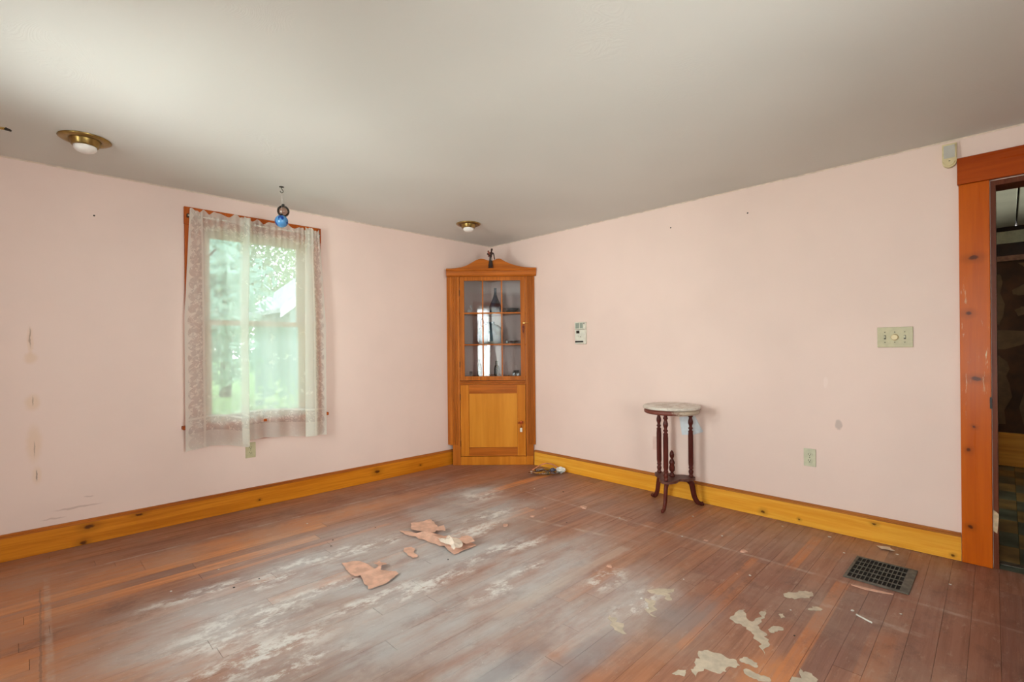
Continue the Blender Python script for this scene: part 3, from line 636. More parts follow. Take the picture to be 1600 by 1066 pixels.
# lower door
ld = obj('panelled_door', B(-.2135, .2725, .008, .016, .1805, .7245), 'cab_panel', cab)
obj('door_stile', B(-.298, -.214, -.003, .018, .094, .811, bev=.0015), 'cab_light', ld); obj('door_stile', B(.273, .357, -.003, .018, .094, .811, bev=.0015), 'cab_light', ld)
obj('rail', B(-.2135, .2725, -.0025, .018, .094, .180, bev=.001), 'cab_h', ld); obj('rail', B(-.2135, .2725, -.0025, .018, .725, .811, bev=.001), 'cab_h', ld)
for z in (.22, .69): obj('hinge', B(-.303, -.298, -.006, -.001, z-.03, z+.03), 'dark_metal', ld)
kb = LA([(.004, 0), (.006, .004), (.005, .012), (.012, .02), (.014, .026), (.010, .031), (.001, .032)], seg=16); bmesh.ops.transform(kb, matrix=Matrix.Translation((.309, -.003, .438)) @ Matrix.Rotation(R(90), 4, 'X'), verts=kb.verts)
obj('knob', kb, 'copper', ld, True)
# ornaments hanging on latch and knob
tt = thing('hanging_tassel', 'small red brown tassel hanging from the brass latch of the glass door', 'ornament', cw(.345, -.016, 1.427), CR)
bm = bmesh.new(); tube(bm, [(0, 0, 0), (-.004, -.002, -.02)], .0025, 6); lathe(bm, [(.002, -.095), (.006, -.09), (.009, -.055), (.011, -.04), (.012, -.03), (.006, -.02), (.002, -.016)], 10, -.006, -.002); obj('tassel_body', bm, 'tassel', tt, True)
obj('cord', TU([(-.006, -.002, -.09), (-.001, -.002, -.12), (-.004, -.002, -.145)], .002, seg=6), 'tassel', tt)
tt = thing('knob_charm', 'copper coloured bow with a small white tag hanging on the lower door knob', 'ornament', cw(.309, -.02, .425), CR)
bm = bmesh.new(); tube(bm, smoothpts([(0, 0, .01), (-.02, -.004, .012), (-.028, -.004, -.002), (-.012, -.004, -.002), (0, -.003, .006)]), .004, 6); tube(bm, smoothpts([(0, 0, .01), (.016, -.004, .02), (.024, -.004, .008), (.010, -.004, 0), (0, -.003, .006)]), .004, 6)
tube(bm, [(0, -.003, .005), (.001, -.004, -.045)], .004, 6); obj('bow', bm, 'copper', tt, True)
obj('tag', B(-.011, .012, -.007, -.004, -.087, -.047, bev=.001), 'tag', tt)

# statuette on the cornice
st = thing('statuette', 'small dark statuette of a robed figure with a reddish bundle, atop the corner cabinet', 'statuette', cw(.02, -.0245, 1.9845), CR)
bm = bmesh.new(); me_pts = [((0, 0, .012), .020), ((0, 0, .05), .0145), ((0, 0, .085), .012), ((.001, 0, .12), .0125), ((.003, 0, .150), .013), ((.006, 0, .168), .006), ((.008, -.002, .186), .0105), ((.010, -.002, .200), .009),
        ((.018, 0, .152), .006), ((.023, 0, .12), .005), ((.026, -.003, .085), .0045), ((-.012, -.003, .155), .006), ((-.022, -.012, .140), .005), ((-.012, -.018, .125), .004), ((-.004, -.018, .122), .004)]
vs = [bm.verts.new(p) for p, r_ in me_pts]
for a, b in ((0, 1), (1, 2), (2, 3), (3, 4), (4, 5), (5, 6), (6, 7), (4, 8), (8, 9), (9, 10), (4, 11), (11, 12), (12, 13), (13, 14)): bm.edges.new((vs[a], vs[b]))
body = obj('body', bm, 'statue', st)
sm_ = body.modifiers.new('skin', 'SKIN'); lay = body.data.skin_vertices[0].data
for i, (p, r_) in enumerate(me_pts): lay[i].radius = (r_, r_*.8)
lay[2].use_root = True; sd = body.modifiers.new('sub', 'SUBSURF'); sd.levels = 1; sd.render_levels = 1; body.scale = (1.5, 1.5, 1.0)
obj('robe_hem', LA([(.026, .0015), (.027, .006), (.022, .012), (.018, .03), (.0155, .05), (.014, .075), (.010, .078)], seg=14), 'statue', st, True)
bm = bmesh.new()
for dx, dy, dz, r_ in ((-.016, -.012, .150, .013), (-.022, -.010, .166, .010), (-.012, -.014, .133, .011), (-.026, -.008, .140, .009), (-.018, -.012, .120, .009)):
    bmesh.ops.create_icosphere(bm, subdivisions=2, radius=r_, matrix=Matrix.Translation((dx, dy, dz)))
obj('bundle', bm, 'statue_red', st, True)
obj('cloth_fold', LA([(.003, .075), (.007, .082), (.006, .098), (.002, .11)], seg=8, cx=.010, cy=-.012), 'statue_pale', st, True)
# things inside the cabinet
def put(name, prof, u, v, z, mat, label, cat, seg=20, group=None):
    o = obj(name, LA(prof, seg=seg), mat, None, True); o.location = cw(u, v, z); return tag(o, label, cat, group)
Z1, Z2, Z3 = .8945, 1.2225, 1.5425
o = put('glass_bottle', [(.022, 0), (.024, .01), (.024, .09), (.018, .12), (.009, .135), (.009, .165), (.011, .17)], -.115, .12, Z1, 'clear', 'clear glass bottle with a narrow neck at left on the bottom shelf', 'bottle')
o = put('glass_jar', [(.026, 0), (.03, .01), (.03, .08), (.022, .105), (.014, .11), (.014, .15), (.018, .155)], .065, .14, Z1, 'clear', 'clear glass decanter in the middle of the bottom shelf', 'decanter')
o = put('shot_glass', [(.012, 0), (.013, .005), (.016, .05), (.014, .05), (.011, .008)], -.20, .09, Z1, 'clear', 'tiny drinking glass at the far left of the bottom shelf', 'glass')
o = thing('pewter_figurine', 'dark pewter miniature stagecoach at right on the bottom shelf', 'figurine', cw(.262, .055, Z1), CR)
bm = bmesh.new(); box(bm, -.032, .030, -.012, .012, .018, .046, bev=.004); box(bm, -.024, .034, -.010, .010, .047, .060, bev=.004)
obj('coach_body', bm, 'dark_metal', o)
for q in (-.02, .02):
    k_ = LA([(.004, -.003), (.016, -.003), (.016, .003), (.004, .003)], seg=14); bmesh.ops.transform(k_, matrix=Matrix.Translation((q, -.016, .0175)) @ Matrix.Rotation(R(90), 4, 'X'), verts=k_.verts); obj('wheel', k_, 'silver', o)
    k_ = LA([(.004, -.003), (.016, -.003), (.016, .003), (.004, .003)], seg=14); bmesh.ops.transform(k_, matrix=Matrix.Translation((q, .016, .0175)) @ Matrix.Rotation(R(90), 4, 'X'), verts=k_.verts); obj('wheel', k_, 'silver', o)
put('pebble', [(.001, 0), (.007, .001), (.009, .006), (.005, .012), (.001, .013)], .19, .05, Z1, 'black', 'tiny dark bead left of the pewter coach', 'bead', 10)
# middle shelf: big blue crock with handle
o = thing('blue_crock', 'big round shouldered navy and teal crock on the middle shelf', 'crock', cw(.0, .20, Z2), CR)
obj('pot', LA([(.10, 0), (.125, .01), (.135, .06), (.135, .12), (.118, .17), (.085, .20), (.045, .21), (.04, .225), (.046, .235)], seg=32), 'teal', o, True)
obj('handle', TU(smoothpts([(-.095, -.02, .19), (-.10, -.03, .23), (-.085, -.03, .27), (-.07, -.03, .24), (-.07, -.02, .21)]), .005, seg=8), 'navy', o, True)
put('silver_dish', [(.03, 0), (.032, .006), (.012, .012), (.05, .026), (.066, .034), (.060, .034), (.01, .018)], .24, .09, Z2, 'silver', 'tarnished silver footed dish at right on the middle shelf', 'dish')
put('salt_cellar', [(.014, 0), (.016, .004), (.008, .012), (.018, .03), (.014, .042), (.003, .048)], .175, .06, Z2, 'silver', 'small silver shaker beside the footed dish on the middle shelf', 'shaker', 12)
# top shelf
put('tall_blue_bottle', [(.05, 0), (.062, .01), (.064, .07), (.05, .11), (.03, .15), (.014, .20), (.012, .26), (.015, .265)], .055, .16, Z3, 'navy', 'tall dark blue bottle in the middle of the top shelf', 'bottle')
put('low_bowl', [(.03, 0), (.035, .006), (.07, .03), (.082, .045), (.076, .045), (.03, .012)], .22, .11, Z3, 'teal', 'dark teal bowl at right on the top shelf', 'bowl')
o = thing('china_swan', 'small white china swan at left on the top shelf', 'figurine', cw(-.205, .06, Z3), CR)
bm = bmesh.new(); bmesh.ops.create_uvsphere(bm, u_segments=14, v_segments=8, radius=1, matrix=Matrix.Translation((0, 0, .018)) @ Matrix.Diagonal((.024, .016, .018, 1))); obj('swan_body', bm, 'white_china', o, True)
obj('swan_neck', TU(smoothpts([(.016, 0, .02), (.026, 0, .04), (.016, 0, .056), (.008, 0, .062), (.012, 0, .075), (.022, 0, .074), (.030, 0, .068)]), [.007]*6+[.005]*24+[.004]*7, seg=8), 'white_china', o, True)

# ------------------------------------------------------------------ curtains
def curtain(name, label, cs_top, cs_bot, z_top, z_bot, flip, hemwave):
    a = smoothpts([(x, y, 0) for x, y in cs_top], 9); b = smoothpts([(x, y, 0) for x, y in cs_bot], 9); n = len(a)
    ln = [0]
    for i in range(1, n): ln.append(ln[-1]+(b[i]-b[i-1]).length)
    tot = ln[-1]; NZ = 44; bm = bmesh.new(); uvl = bm.loops.layers.uv.new('UVMap'); G = []; UV = {}
    for j in range(NZ+1):
        q = j/NZ; row = []
        for i in range(n):
            sgm = (1-q)**1.0
            e = min(1, (1-q)*2.2)          # reaches full width by mid height
            p = a[i].lerp(b[i], e); uu = ln[i]
            zt = z_top+ (.010*math.sin(uu*62)+.006*math.sin(uu*97+1) if True else 0); zb = z_bot+hemwave(i/(n-1))
            z = zb+(zt-zb)*q
            yy = p.y + .006*math.sin(uu*40+z*1.5)*(.5+.5*(1-q)) + (.005*math.sin(uu*150) if q > .9 else 0)
            v = bm.verts.new((p.x, yy, z)); row.append(v); UV[v] = ((tot-uu) if flip else uu, (z-zb))
        G.append(row)
    for j in range(NZ):
        for i in range(n-1):
            f = bm.faces.new([G[j][i], G[j][i+1], G[j+1][i+1], G[j+1][i]])
            for l in f.loops: l[uvl].uv = UV[l.vert]
    o = obj(name, bm, 'lace', None, True); return tag(o, label, 'curtain')
curtain('lace_curtain', 'white lace curtain panel on the left half of the window with scalloped left border',
        [(-2.835, -.052), (-2.79, -.058), (-2.74, -.048), (-2.68, -.06), (-2.61, -.05), (-2.55, -.06), (-2.50, -.052), (-2.47, -.06), (-2.455, -.066), (-2.47, -.072), (-2.50, -.068)],
        [(-2.873, -.062), (-2.80, -.072), (-2.73, -.060), (-2.66, -.078), (-2.60, -.064), (-2.55, -.074), (-2.51, -.076), (-2.49, -.082), (-2.482, -.088), (-2.492, -.093), (-2.53, -.088)],
        2.158, .498, False, lambda q: -.005+.02*math.sin(q*7))
curtain('lace_curtain', 'white lace curtain panel on the right half of the window with a hanging pleat',
        [(-2.52, -.046), (-2.44, -.056), (-2.36, -.048), (-2.27, -.058), (-2.18, -.048), (-2.10, -.056), (-2.045, -.05), (-2.01, -.058), (-2.005, -.066), (-2.05, -.07), (-2.055, -.076), (-2.00, -.072), (-1.965, -.058), (-1.936, -.05)],
        [(-2.53, -.056), (-2.44, -.068), (-2.36, -.054), (-2.28, -.070), (-2.20, -.056), (-2.13, -.064), (-2.05, -.058), (-1.995, -.064), (-1.985, -.076), (-2.06, -.084), (-2.068, -.094), (-1.995, -.096), (-1.95, -.07), (-1.894, -.060)],
        2.152, .497, True, lambda q: .022-.04*q+.008*math.sin(q*9))
rod = thing('curtain_rod', 'thin white curtain rod carrying the lace curtain over the window', 'curtain rod', (-2.385, -.045, 2.118))
obj('rod', TU([(-.46, 0, 0), (.455, 0, 0)], .005, seg=8), 'offwhite', rod, True)
for q in (-.458, .453): obj('bracket', B(q-.005, q+.005, 0, .0225, -.012, .012), 'dark_metal', rod)
# sheers on the window beside the camera
for k_, (y0, y1, lab) in enumerate(((-4.08, -3.76, 'plain white sheer panel on the south half of the west window beside the camera'), (-3.70, -3.37, 'plain white sheer panel on the north half of the west window beside the camera'))):
    bm = bmesh.new(); G = []
    for j in range(21):
        z = .50+1.55*j/20; tie = 1-.55*math.exp(-((z-.75)/.5)**2) if k_ else 1-.55*math.exp(-((z-.75)/.5)**2)
        G.append([bm.verts.new((XW+.045+.012*math.sin(i*1.1), (y0+(y1-y0)*(i/40)*tie) if k_ == 0 else (y1-(y1-y0)*(1-i/40)*tie), z)) for i in range(41)])
    for j in range(20):
        for i in range(40): bm.faces.new([G[j][i], G[j][i+1], G[j+1][i+1], G[j+1][i]])
    tag(obj('sheer_curtain', bm, 'sheer', None, True), lab, 'curtain')

# ------------------------------------------------------------------ ceiling lights
def downlight(loc, label, tilt=0):
    t_ = thing('ceiling_light', label, 'ceiling light', loc, 0, None)
    obj('trim_ring', LA([(.062, -.0005), (.108, -.0005), (.110, -.003), (.100, -.010), (.078, -.014), (.070, -.010), (.062, -.003)], seg=48, close=False), 'brass', t_, True)
    bm = bmesh.new(); lathe(bm, [(.069, .0), (.066, -.010), (.058, -.034), (.054, -.040), (.048, -.040), (.046, -.03)], 40, close=False); obj('reflector', bm, 'brass', t_, True)
    obj('bulb', LA([(.0465, -.034), (.049, -.044), (.047, -.054), (.038, -.064), (.022, -.071), (.002, -.073)], seg=32), 'bulb', t_, True)
    return t_
downlight((-3.405, -.605, H), 'large brass recessed ceiling light at upper left, nearer the camera')
downlight((-.817, -.606, H), 'small looking brass recessed ceiling light in front of the corner cabinet')
t_ = thing('ceiling_bracket', 'brass arm of a ceiling bracket cut off by the left edge of the photo', 'bracket', (-3.80, -.50, H))
obj('arm', TU([(-.05, -.05, -.045), (.07, -.075, -.030), (.105, -.083, -.028)], [.007, .007, .006], seg=8), 'brass_bright', t_, True)
obj('arm_tip', TU([(.105, -.083, -.028), (.125, -.087, -.034)], [.008, .005], seg=8), 'dark_metal', t_, True)
obj('canopy', LA([(.05, -.001), (.05, -.006), (.03, -.02), (.008, -.03), (.008, -.05)], seg=24, cx=-.05, cy=-.05), 'brass', t_, True)

# hanging glass balls
hk = thing('ceiling_hook', 'small metal screw hook in the ceiling above the window', 'hook', (-2.39, -.518, H))
obj('plate', LA([(.016, -.0005), (.016, -.003), (.006, -.005)], seg=14), 'dark_metal', hk)
obj('hook', TU(smoothpts([(0, 0, -.003), (0, 0, -.014), (.008, 0, -.022), (.01, 0, -.032), (.002, 0, -.042), (-.008, 0, -.036), (-.008, 0, -.03)]), .0022, seg=6), 'dark_metal', hk, True)
def ball(label, dx, dy, zc, r_, mat):
    b_ = thing('glass_ball', label, 'glass ornament', (-2.39+dx, -.518+dy, zc), 0, None)
    bm = bmesh.new(); bmesh.ops.create_uvsphere(bm, u_segments=32, v_segments=18, radius=r_); obj('globe', bm, mat, b_, True)
    obj('cap', LA([(.010, r_-.003), (.010, r_+.006), (.004, r_+.009)], seg=14), 'dark_metal', b_)
    top = H-zc-.041
    obj('thread', TU([(0, 0, r_+.008), (-dx*.6, -dy*.6, (top+r_)*.5), (-dx, -dy, top)], .0007, seg=5), 'string', b_)
ball('smoky brown glass ball hanging over the blue one', .012, .006, 2.136, .040, 'smoke')
ball('blue swirled glass ball hanging in front of the curtain top', -.018, -.045, 2.052, .042, 'blueball')

# ------------------------------------------------------------------ marble topped plant stand
TX, TY = -.228, -2.235
tb = thing('plant_stand', 'round marble topped mahogany plant stand with three turned columns against the right wall', 'table', (TX, TY, 0))
obj('marble_top', LA([(.188, .722), (.200, .724), (.205, .730), (.205, .738), (.200, .744), (.192, .746), (.001, .746)], seg=56), 'marble', tb, True)
obj('apron', LA([(.150, .690), (.188, .690), (.196, .697), (.196, .712), (.188, .721), (.150, .721)], seg=56), 'apron', tb, True)
pts = []
A0 = R(190)
for i in range(72):
    th = 2*math.pi*i/72; q = math.cos(3*(th-A0)); pts.append(((.122+.045*(q if q < 0 else q**1.4))*math.cos(th), (.122+.045*(q if q < 0 else q**1.4))*math.sin(th)))
obj('shelf', PR(pts, .196, .214, 2), 'mahog_flat', tb)
prof = [(.013, .214), (.017, .218), (.017, .226), (.012, .232), (.016, .244), (.018, .256), (.013, .268), (.011, .272), (.017, .278), (.017, .284), (.014, .290), (.018, .31), (.0185, .52), (.0165, .545), (.018, .549), (.018, .553), (.012, .560), (.011, .566), (.017, .572), (.017, .578), (.011, .586), (.012, .596), (.018, .612), (.018, .628), (.013, .645), (.011, .655), (.017, .661), (.017, .669), (.013, .675), (.013, .690)]
leg0 = None
for i in range(3):
    th = A0+i*2*math.pi/3; cx_, cy_ = .137*math.cos(th), .137*math.sin(th)
    obj('column', LA(prof, seg=20, cx=cx_, cy=cy_), 'mahog', tb, True)
    P = smoothpts([(.120, .19), (.140, .165), (.150, .12), (.160, .07), (.182, .030), (.208, .018), (.224, .020)], 5)
    bm = bmesh.new(); n = len(P)
    rad = [(.016+.006*(1-k/n)) if k < n-8 else .015+.0*(k) for k in range(n)]
    tube(bm, [(p.x*math.cos(th), p.x*math.sin(th), max(p.y, rad[k]+.0012)) for k, p in enumerate(P)], rad, 10, .7)
    obj('leg', bm, 'mahog', tb, True)
obj('finial', LA([(.016, .214), (.022, .220), (.018, .232), (.012, .242), (.010, .250), (.020, .262), (.0215, .285), (.016, .305), (.021, .313), (.020, .325), (.010, .345), (.009, .352), (.015, .362), (.017, .378), (.013, .396), (.005, .408), (.001, .411)], seg=20), 'mahog', tb, True)
pp = PR([(-2.185, .629), (-2.205, .492), (-2.30, .505), (-2.375, .535), (-2.345, .585), (-2.31, .652)], -.006, -.0045, 0)
tag(obj('paper_sheet', pp, 'paper'), 'pale blue sheet of paper stuck on the wall behind the plant stand', 'paper')

# ------------------------------------------------------------------ plates and devices on the walls
def plate(name, label, cat, origin, rz, w_, h_, mat):
    t_ = thing(name, label, cat, origin, rz); obj('plate', B(-w_/2, w_/2, -.0065, -.0005, -h_/2, h_/2, bev=.0025, seg=2), mat, t_); return t_
def outlet(label, origin, rz, mat):
    t_ = plate('outlet', label, 'electrical outlet', origin, rz, .070, .115, mat)
    for zz in (.0195, -.0195):
        k_ = LA([(.0168, 0), (.0168, .0022), (.0155, .003), (.001, .003)], seg=24); bmesh.ops.transform(k_, matrix=Matrix.Translation((0, -.006, zz)) @ Matrix.Diagonal((1, 1, .85, 1)) @ Matrix.Rotation(R(90), 4, 'X'), verts=k_.verts)
        rc = obj('receptacle', k_, mat, t_)
        bm = bmesh.new(); box(bm, -.0075, -.005, -.0096, -.0088, zz-.001, zz+.008); box(bm, .005, .0072, -.0096, -.0088, zz-.001, zz+.007); lathe(bm, [(.003, 0), (.003, .001)], 10, 0, 0)
        vv = [v for v in bm.verts if abs(v.co.x) < .0035 and abs(v.co.y) < .0035]; bmesh.ops.transform(bm, matrix=Matrix.Translation((0, -.0087, zz-.008)) @ Matrix.Rotation(R(90), 4, 'X'), verts=vv)
        obj('slot', bm, 'black', rc)
    k_ = LA([(.003, 0), (.003, .0012), (.001, .0016)], seg=10); bmesh.ops.transform(k_, matrix=Matrix.Translation((0, -.0063, 0)) @ Matrix.Rotation(R(90), 4, 'X'), verts=k_.verts); obj('screw', k_, 'dark_metal', t_)
outlet('ivory duplex outlet low on the window wall, just under the lace curtain hem', (-2.452, 0, .434), 0, 'ivory')
outlet('pale ivory duplex outlet low on the right wall between plant stand and doorway', (0, -3.08, .4505), R(-90), 'ivory2')
plate('blank_plate', 'pink painted blank wall plate behind the left column of the plant stand', 'wall plate', (0, -1.988, .397), R(-90), .068, .108, 'pinkplate')
sw_ = plate('switch_plate', 'aged ivory three gang switch plate with two toggles and a round dimmer beside the doorway', 'switch', (0, -3.524, 1.224), R(-90), .166, .119, 'ivory')
for q in (-.046, .046):
    obj('toggle_slot', B(q-.005, q+.005, -.0072, -.006, -.012, .012), 'dark_metal', sw_); bm = B(q-.0035, q+.0035, -.016, -.0066, -.004, .009, bev=.001); obj('toggle', bm, 'ivory2', sw_)
k_ = LA([(.019, 0), (.019, .004), (.016, .013), (.014, .015), (.001, .015)], seg=28); bmesh.ops.transform(k_, matrix=Matrix.Translation((0, -.006, 0)) @ Matrix.Rotation(R(90), 4, 'X'), verts=k_.verts); obj('dimmer_knob', k_, 'cream', sw_, False)
for q in (-.046, 0, .046):
    for zz in (-.030, .030):
        k_ = LA([(.0028, 0), (.0028, .0012), (.001, .0016)], seg=8); bmesh.ops.transform(k_, matrix=Matrix.Translation((q, -.0063, zz)) @ Matrix.Rotation(R(90), 4, 'X'), verts=k_.verts); obj('screw', k_, 'dark_metal', sw_)
# keypad / thermostat
kp = thing('thermostat', 'off white wall thermostat and keypad near the corner cabinet on the right wall', 'thermostat', (0, -1.236, 1.312), R(-90))
obj('upper_box', B(-.062, .060, -.026, -.0005, .036, .102, bev=.003), 'offwhite', kp); obj('lower_box', B(-.056, .062, -.030, -.0005, -.100, .033, bev=.004), 'offwhite', kp)
obj('grille', B(-.050, -.008, -.0268, -.0255, .044, .094), 'green_grey', kp); obj('grille', B(0, .034, -.0268, -.0255, .044, .094), 'green_grey', kp)
obj('sensor_hole', B(.042, .050, -.0270, -.0255, .082, .094), 'black', kp); obj('display', B(-.038, -.002, -.0308, -.0295, -.002, .024), 'dark_metal', kp)
obj('button', B(.004, .014, -.0308, -.0295, -.036, -.031), 'dark_metal', kp); obj('button', B(-.02, -.014, -.0308, -.0295, -.030, -.025), 'green_grey', kp); obj('label_strip', B(-.052, .040, -.0310, -.0295, -.085, -.071), 'black', kp)
# motion sensor
ms = thing('motion_sensor', 'cream plastic motion sensor high on the right wall beside the doorway head', 'sensor', (0, -3.770, 2.21), R(-90))
pts = [(-.030, .064), (.030, .064)]+[(.030*math.cos(a_), -.030+.034*math.sin(a_)) for a_ in [R(-d_) for d_ in range(0, 181, 15)]]
bm = PR(pts, -.038, -.0005, 1); bmesh.ops.bevel(bm, geom=[e for e in bm.edges if abs(e.verts[0].co.y+.038) < 1e-4 and abs(e.verts[1].co.y+.038) < 1e-4], offset=.008, segments=3, affect='EDGES'); obj('housing', bm, 'cream', ms)
obj('lens', B(-.023, .023, -.0395, -.037, -.016, .053, bev=.001), 'grey_lens', ms); obj('sensor_eye', B(-.003, .004, -.0395, -.0375, -.034, -.030), 'black', ms)
# nail holes
for i, (loc, ax, lab) in enumerate((((-3.332, 0, 2.034), 0, 'dark nail hole in the pink wall left of the window'), ((0, -2.125, 2.123), 1, 'dark nail hole high on the right wall, nearer the cabinet'), ((0, -2.707, 2.12), 1, 'dark nail hole high on the right wall, further from the cabinet'))):
    k_ = LA([(.0055, 0), (.0045, .002), (.001, .003)], seg=10); bmesh.ops.transform(k_, matrix=(Matrix.Rotation(R(90), 4, 'X') if ax == 0 else Matrix.Rotation(R(-90), 4, 'Y')), verts=k_.verts)
    o = obj('nail_head', k_, 'dark_metal'); o.location = loc; tag(o, lab.replace('nail hole', 'nail head'), 'nail')

# ------------------------------------------------------------------ floor register
rg = thing('floor_register', 'grey metal floor register with a square grid near the doorway', 'floor vent', (-.499, -3.515, 0))
X0, X1, Y0, Y1 = -.168, .166, -.137, .124; gx0, gx1, gy0, gy1 = -.150, .156, -.100, .112
bm = bmesh.new(); z0_, z1_ = .0008, .006
box(bm, X0, gx0, Y0, Y1, z0_, z1_); box(bm, gx1, X1, Y0, Y1, z0_, z1_); box(bm, gx0, gx1, Y0, gy0, z0_, z1_); box(bm, gx0, gx1, gy1, Y1, z0_, z1_)
obj('frame', bm, 'grate', rg)
obj('duct_shade', B(gx0, gx1, gy0, gy1, .0008, .0012), 'void', rg)  # black sheet standing for the shade inside the duct
for i in range(1, 12):
    yy = gy0+(gy1-gy0)*i/12; obj('slat', B(gx0, gx1, yy-.0016, yy+.0016, .0018, .0052), 'grate', rg)
for i in range(1, 5):
    xx = gx0+(gx1-gx0)*i/5; obj('slat', B(xx-.0030, xx+.0030, gy0, gy1, .0017, .0050), 'grate', rg)

# ------------------------------------------------------------------ wallpaper scraps
def sheet(name, P, mat, label, cat, amp=.008, seed=1, base=.003, parent=None, ridge=None):
    bm = bmesh.new(); P = ragged(P, .06, 3, seed); f = bm.faces.new([bm.verts.new((x, y, 0)) for x, y in P])
    bmesh.ops.triangulate(bm, faces=[f]); bmesh.ops.subdivide_edges(bm, edges=bm.edges, cuts=3, use_grid_fill=True)
    bmesh.ops.triangulate(bm, faces=bm.faces)
    for v in bm.verts:
        h_ = noise.noise(Vector((v.co.x*9, v.co.y*9, seed)))*.5+.5
        h2 = noise.noise(Vector((v.co.x*28, v.co.y*28, seed+5)))*.5+.5
        v.co.z = base+amp*(h_*.8+h2*.35)
        if ridge:
            for (ax_, ay_, bx_, by_, hh, ww) in ridge:
                A_, B_ = Vector((ax_, ay_)), Vector((bx_, by_)); q = Vector((v.co.x, v.co.y)); k_ = max(0, min(1, (q-A_).dot(B_-A_)/(B_-A_).length_squared)); dd = (q-(A_+(B_-A_)*k_)).length
                v.co.z += hh*math.exp(-(dd/ww)**2)
    o = obj(name, bm, mat, parent); sd_ = o.modifiers.new('thick', 'SOLIDIFY'); sd_.thickness = .0012; sd_.offset = 1
    return tag(o, label, cat) if label else o
sheet('wallpaper_scrap', [(-2.405,-1.419),(-2.358,-1.437),(-2.319,-1.477),(-2.312,-1.553),(-2.326,-1.64),(-2.298,-1.624),(-2.278,-1.577),(-2.281,-1.545),(-2.245,-1.542),(-2.24,-1.616),(-2.284,-1.629),(-2.302,-1.656),(-2.273,-1.686),(-2.244,-1.715),(-2.258,-1.755),(-2.306,-1.776),(-2.343,-1.796),(-2.379,-1.793),(-2.444,-1.79),(-2.42,-1.693),(-2.418,-1.635),(-2.429,-1.581),(-2.423,-1.505)],
      'scrap', 'torn peach wallpaper scrap nearest the camera on the chalky floor', 'wallpaper scrap', .010, 3, ridge=[(-2.42, -1.66, -2.28, -1.62, .014, .03)])
s2 = thing('wallpaper_scrap', 'largest crumpled peach wallpaper scrap with a white folded end in the middle of the floor', 'wallpaper scrap', (0, 0, 0))
s2.location = (-1.83, -1.5, 0)
def rel(P): return [(a+1.83, b+1.5) for a, b in P]
sheet('strip', rel([(-1.928,-1.223),(-1.895,-1.271),(-1.878,-1.348),(-1.808,-1.419),(-1.783,-1.505),(-1.746,-1.582),(-1.712,-1.661),(-1.733,-1.765),(-1.822,-1.764),(-1.901,-1.771),(-1.896,-1.744),(-1.876,-1.641),(-1.898,-1.548),(-1.916,-1.431),(-1.936,-1.309)]), 'scrap', None, None, .008, 5, parent=s2, ridge=[(.0, .15, -.02, -.2, .016, .03)])
sheet('flap', rel([(-1.815,-1.184),(-1.75,-1.206),(-1.683,-1.215),(-1.692,-1.28),(-1.733,-1.382),(-1.791,-1.432),(-1.834,-1.382),(-1.877,-1.289)]), 'scrap', None, None, .012, 8, base=.012, parent=s2)
sheet('curl', rel([(-1.789,-1.429),(-1.735,-1.39),(-1.70,-1.40),(-1.752,-1.485)]), 'scrap', None, None, .01, 9, base=.022, parent=s2)
sheet('folded_end', rel([(-1.86,-1.56),(-1.80,-1.62),(-1.77,-1.69),(-1.83,-1.755),(-1.895,-1.76),(-1.875,-1.69),(-1.885,-1.62)]), 'scrap_back', None, None, .016, 12, base=.022, parent=s2, ridge=[(.03, -.08, -.05, -.24, .018, .012), (-.03, -.1, -.02, -.22, .014, .01)])
sheet('rolled_end', rel([(-1.80,-1.655),(-1.745,-1.64),(-1.715,-1.67),(-1.735,-1.755),(-1.80,-1.75),(-1.79,-1.70)]), 'scrap', None, None, .018, 17, base=.024, parent=s2)
sheet('wallpaper_scrap', [(-2.052,-1.483),(-2.011,-1.503),(-2.015,-1.544),(-2.043,-1.571),(-2.065,-1.645),(-2.091,-1.639),(-2.085,-1.571),(-2.076,-1.515)], 'scrap', 'small peach wallpaper scrap lying between the two larger ones', 'wallpaper scrap', .008, 14)
# crumbs
def crumb(x, y, r_, mat, label, grp, seed):
    rn = random.Random(seed); bm = bmesh.new(); n = rn.randint(5, 7)
    pts = [(r_*rn.uniform(.6, 1.15)*math.cos(2*math.pi*i/n), r_*.8*rn.uniform(.6, 1.15)*math.sin(2*math.pi*i/n)) for i in range(n)]
    prism(bm, pts, .0012, .0012+r_*.25, 2); o = obj('plaster_crumb' if mat == 'crumb_white' else 'paper_crumb', bm, mat); o.location = (x, y, 0); o.rotation_euler = (0, 0, rn.random()*6)
    return tag(o, label, 'crumb', grp)
PEACH = [(-1.402,-2.479,.018),(-.706,-2.699,.016),(-.709,-2.92,.026),(-.729,-1.797,.034),(-1.128,-1.656,.022),(-1.376,-1.644,.024),(-1.014,-3.0,.006),(-.94,-1.60,.012)]
WHITE = [(-.56,-2.736,.008),(-.729,-2.105,.008),(-.74,-2.565,.009),(-.984,-3.052,.009),(-.125,-2.951,.008),(-.12,-3.211,.011),(-.148,-3.544,.008),(-.33,-3.33,.008),(-1.014,-3.495,.009),(-1.261,-2.829,.006),(-1.451,-2.575,.006),(-1.576,-2.776,.007),(-2.29,-.651,.008),(-.35,-2.45,.008),(-3.13,-1.10,.008),(-2.9,-1.0,.006),(-1.2,-3.3,.006),(-.9,-3.65,.007),(-.4,-3.78,.007),(-1.63,-2.84,.008),(-.62,-1.2,.006),(-.9,-1.35,.006)]
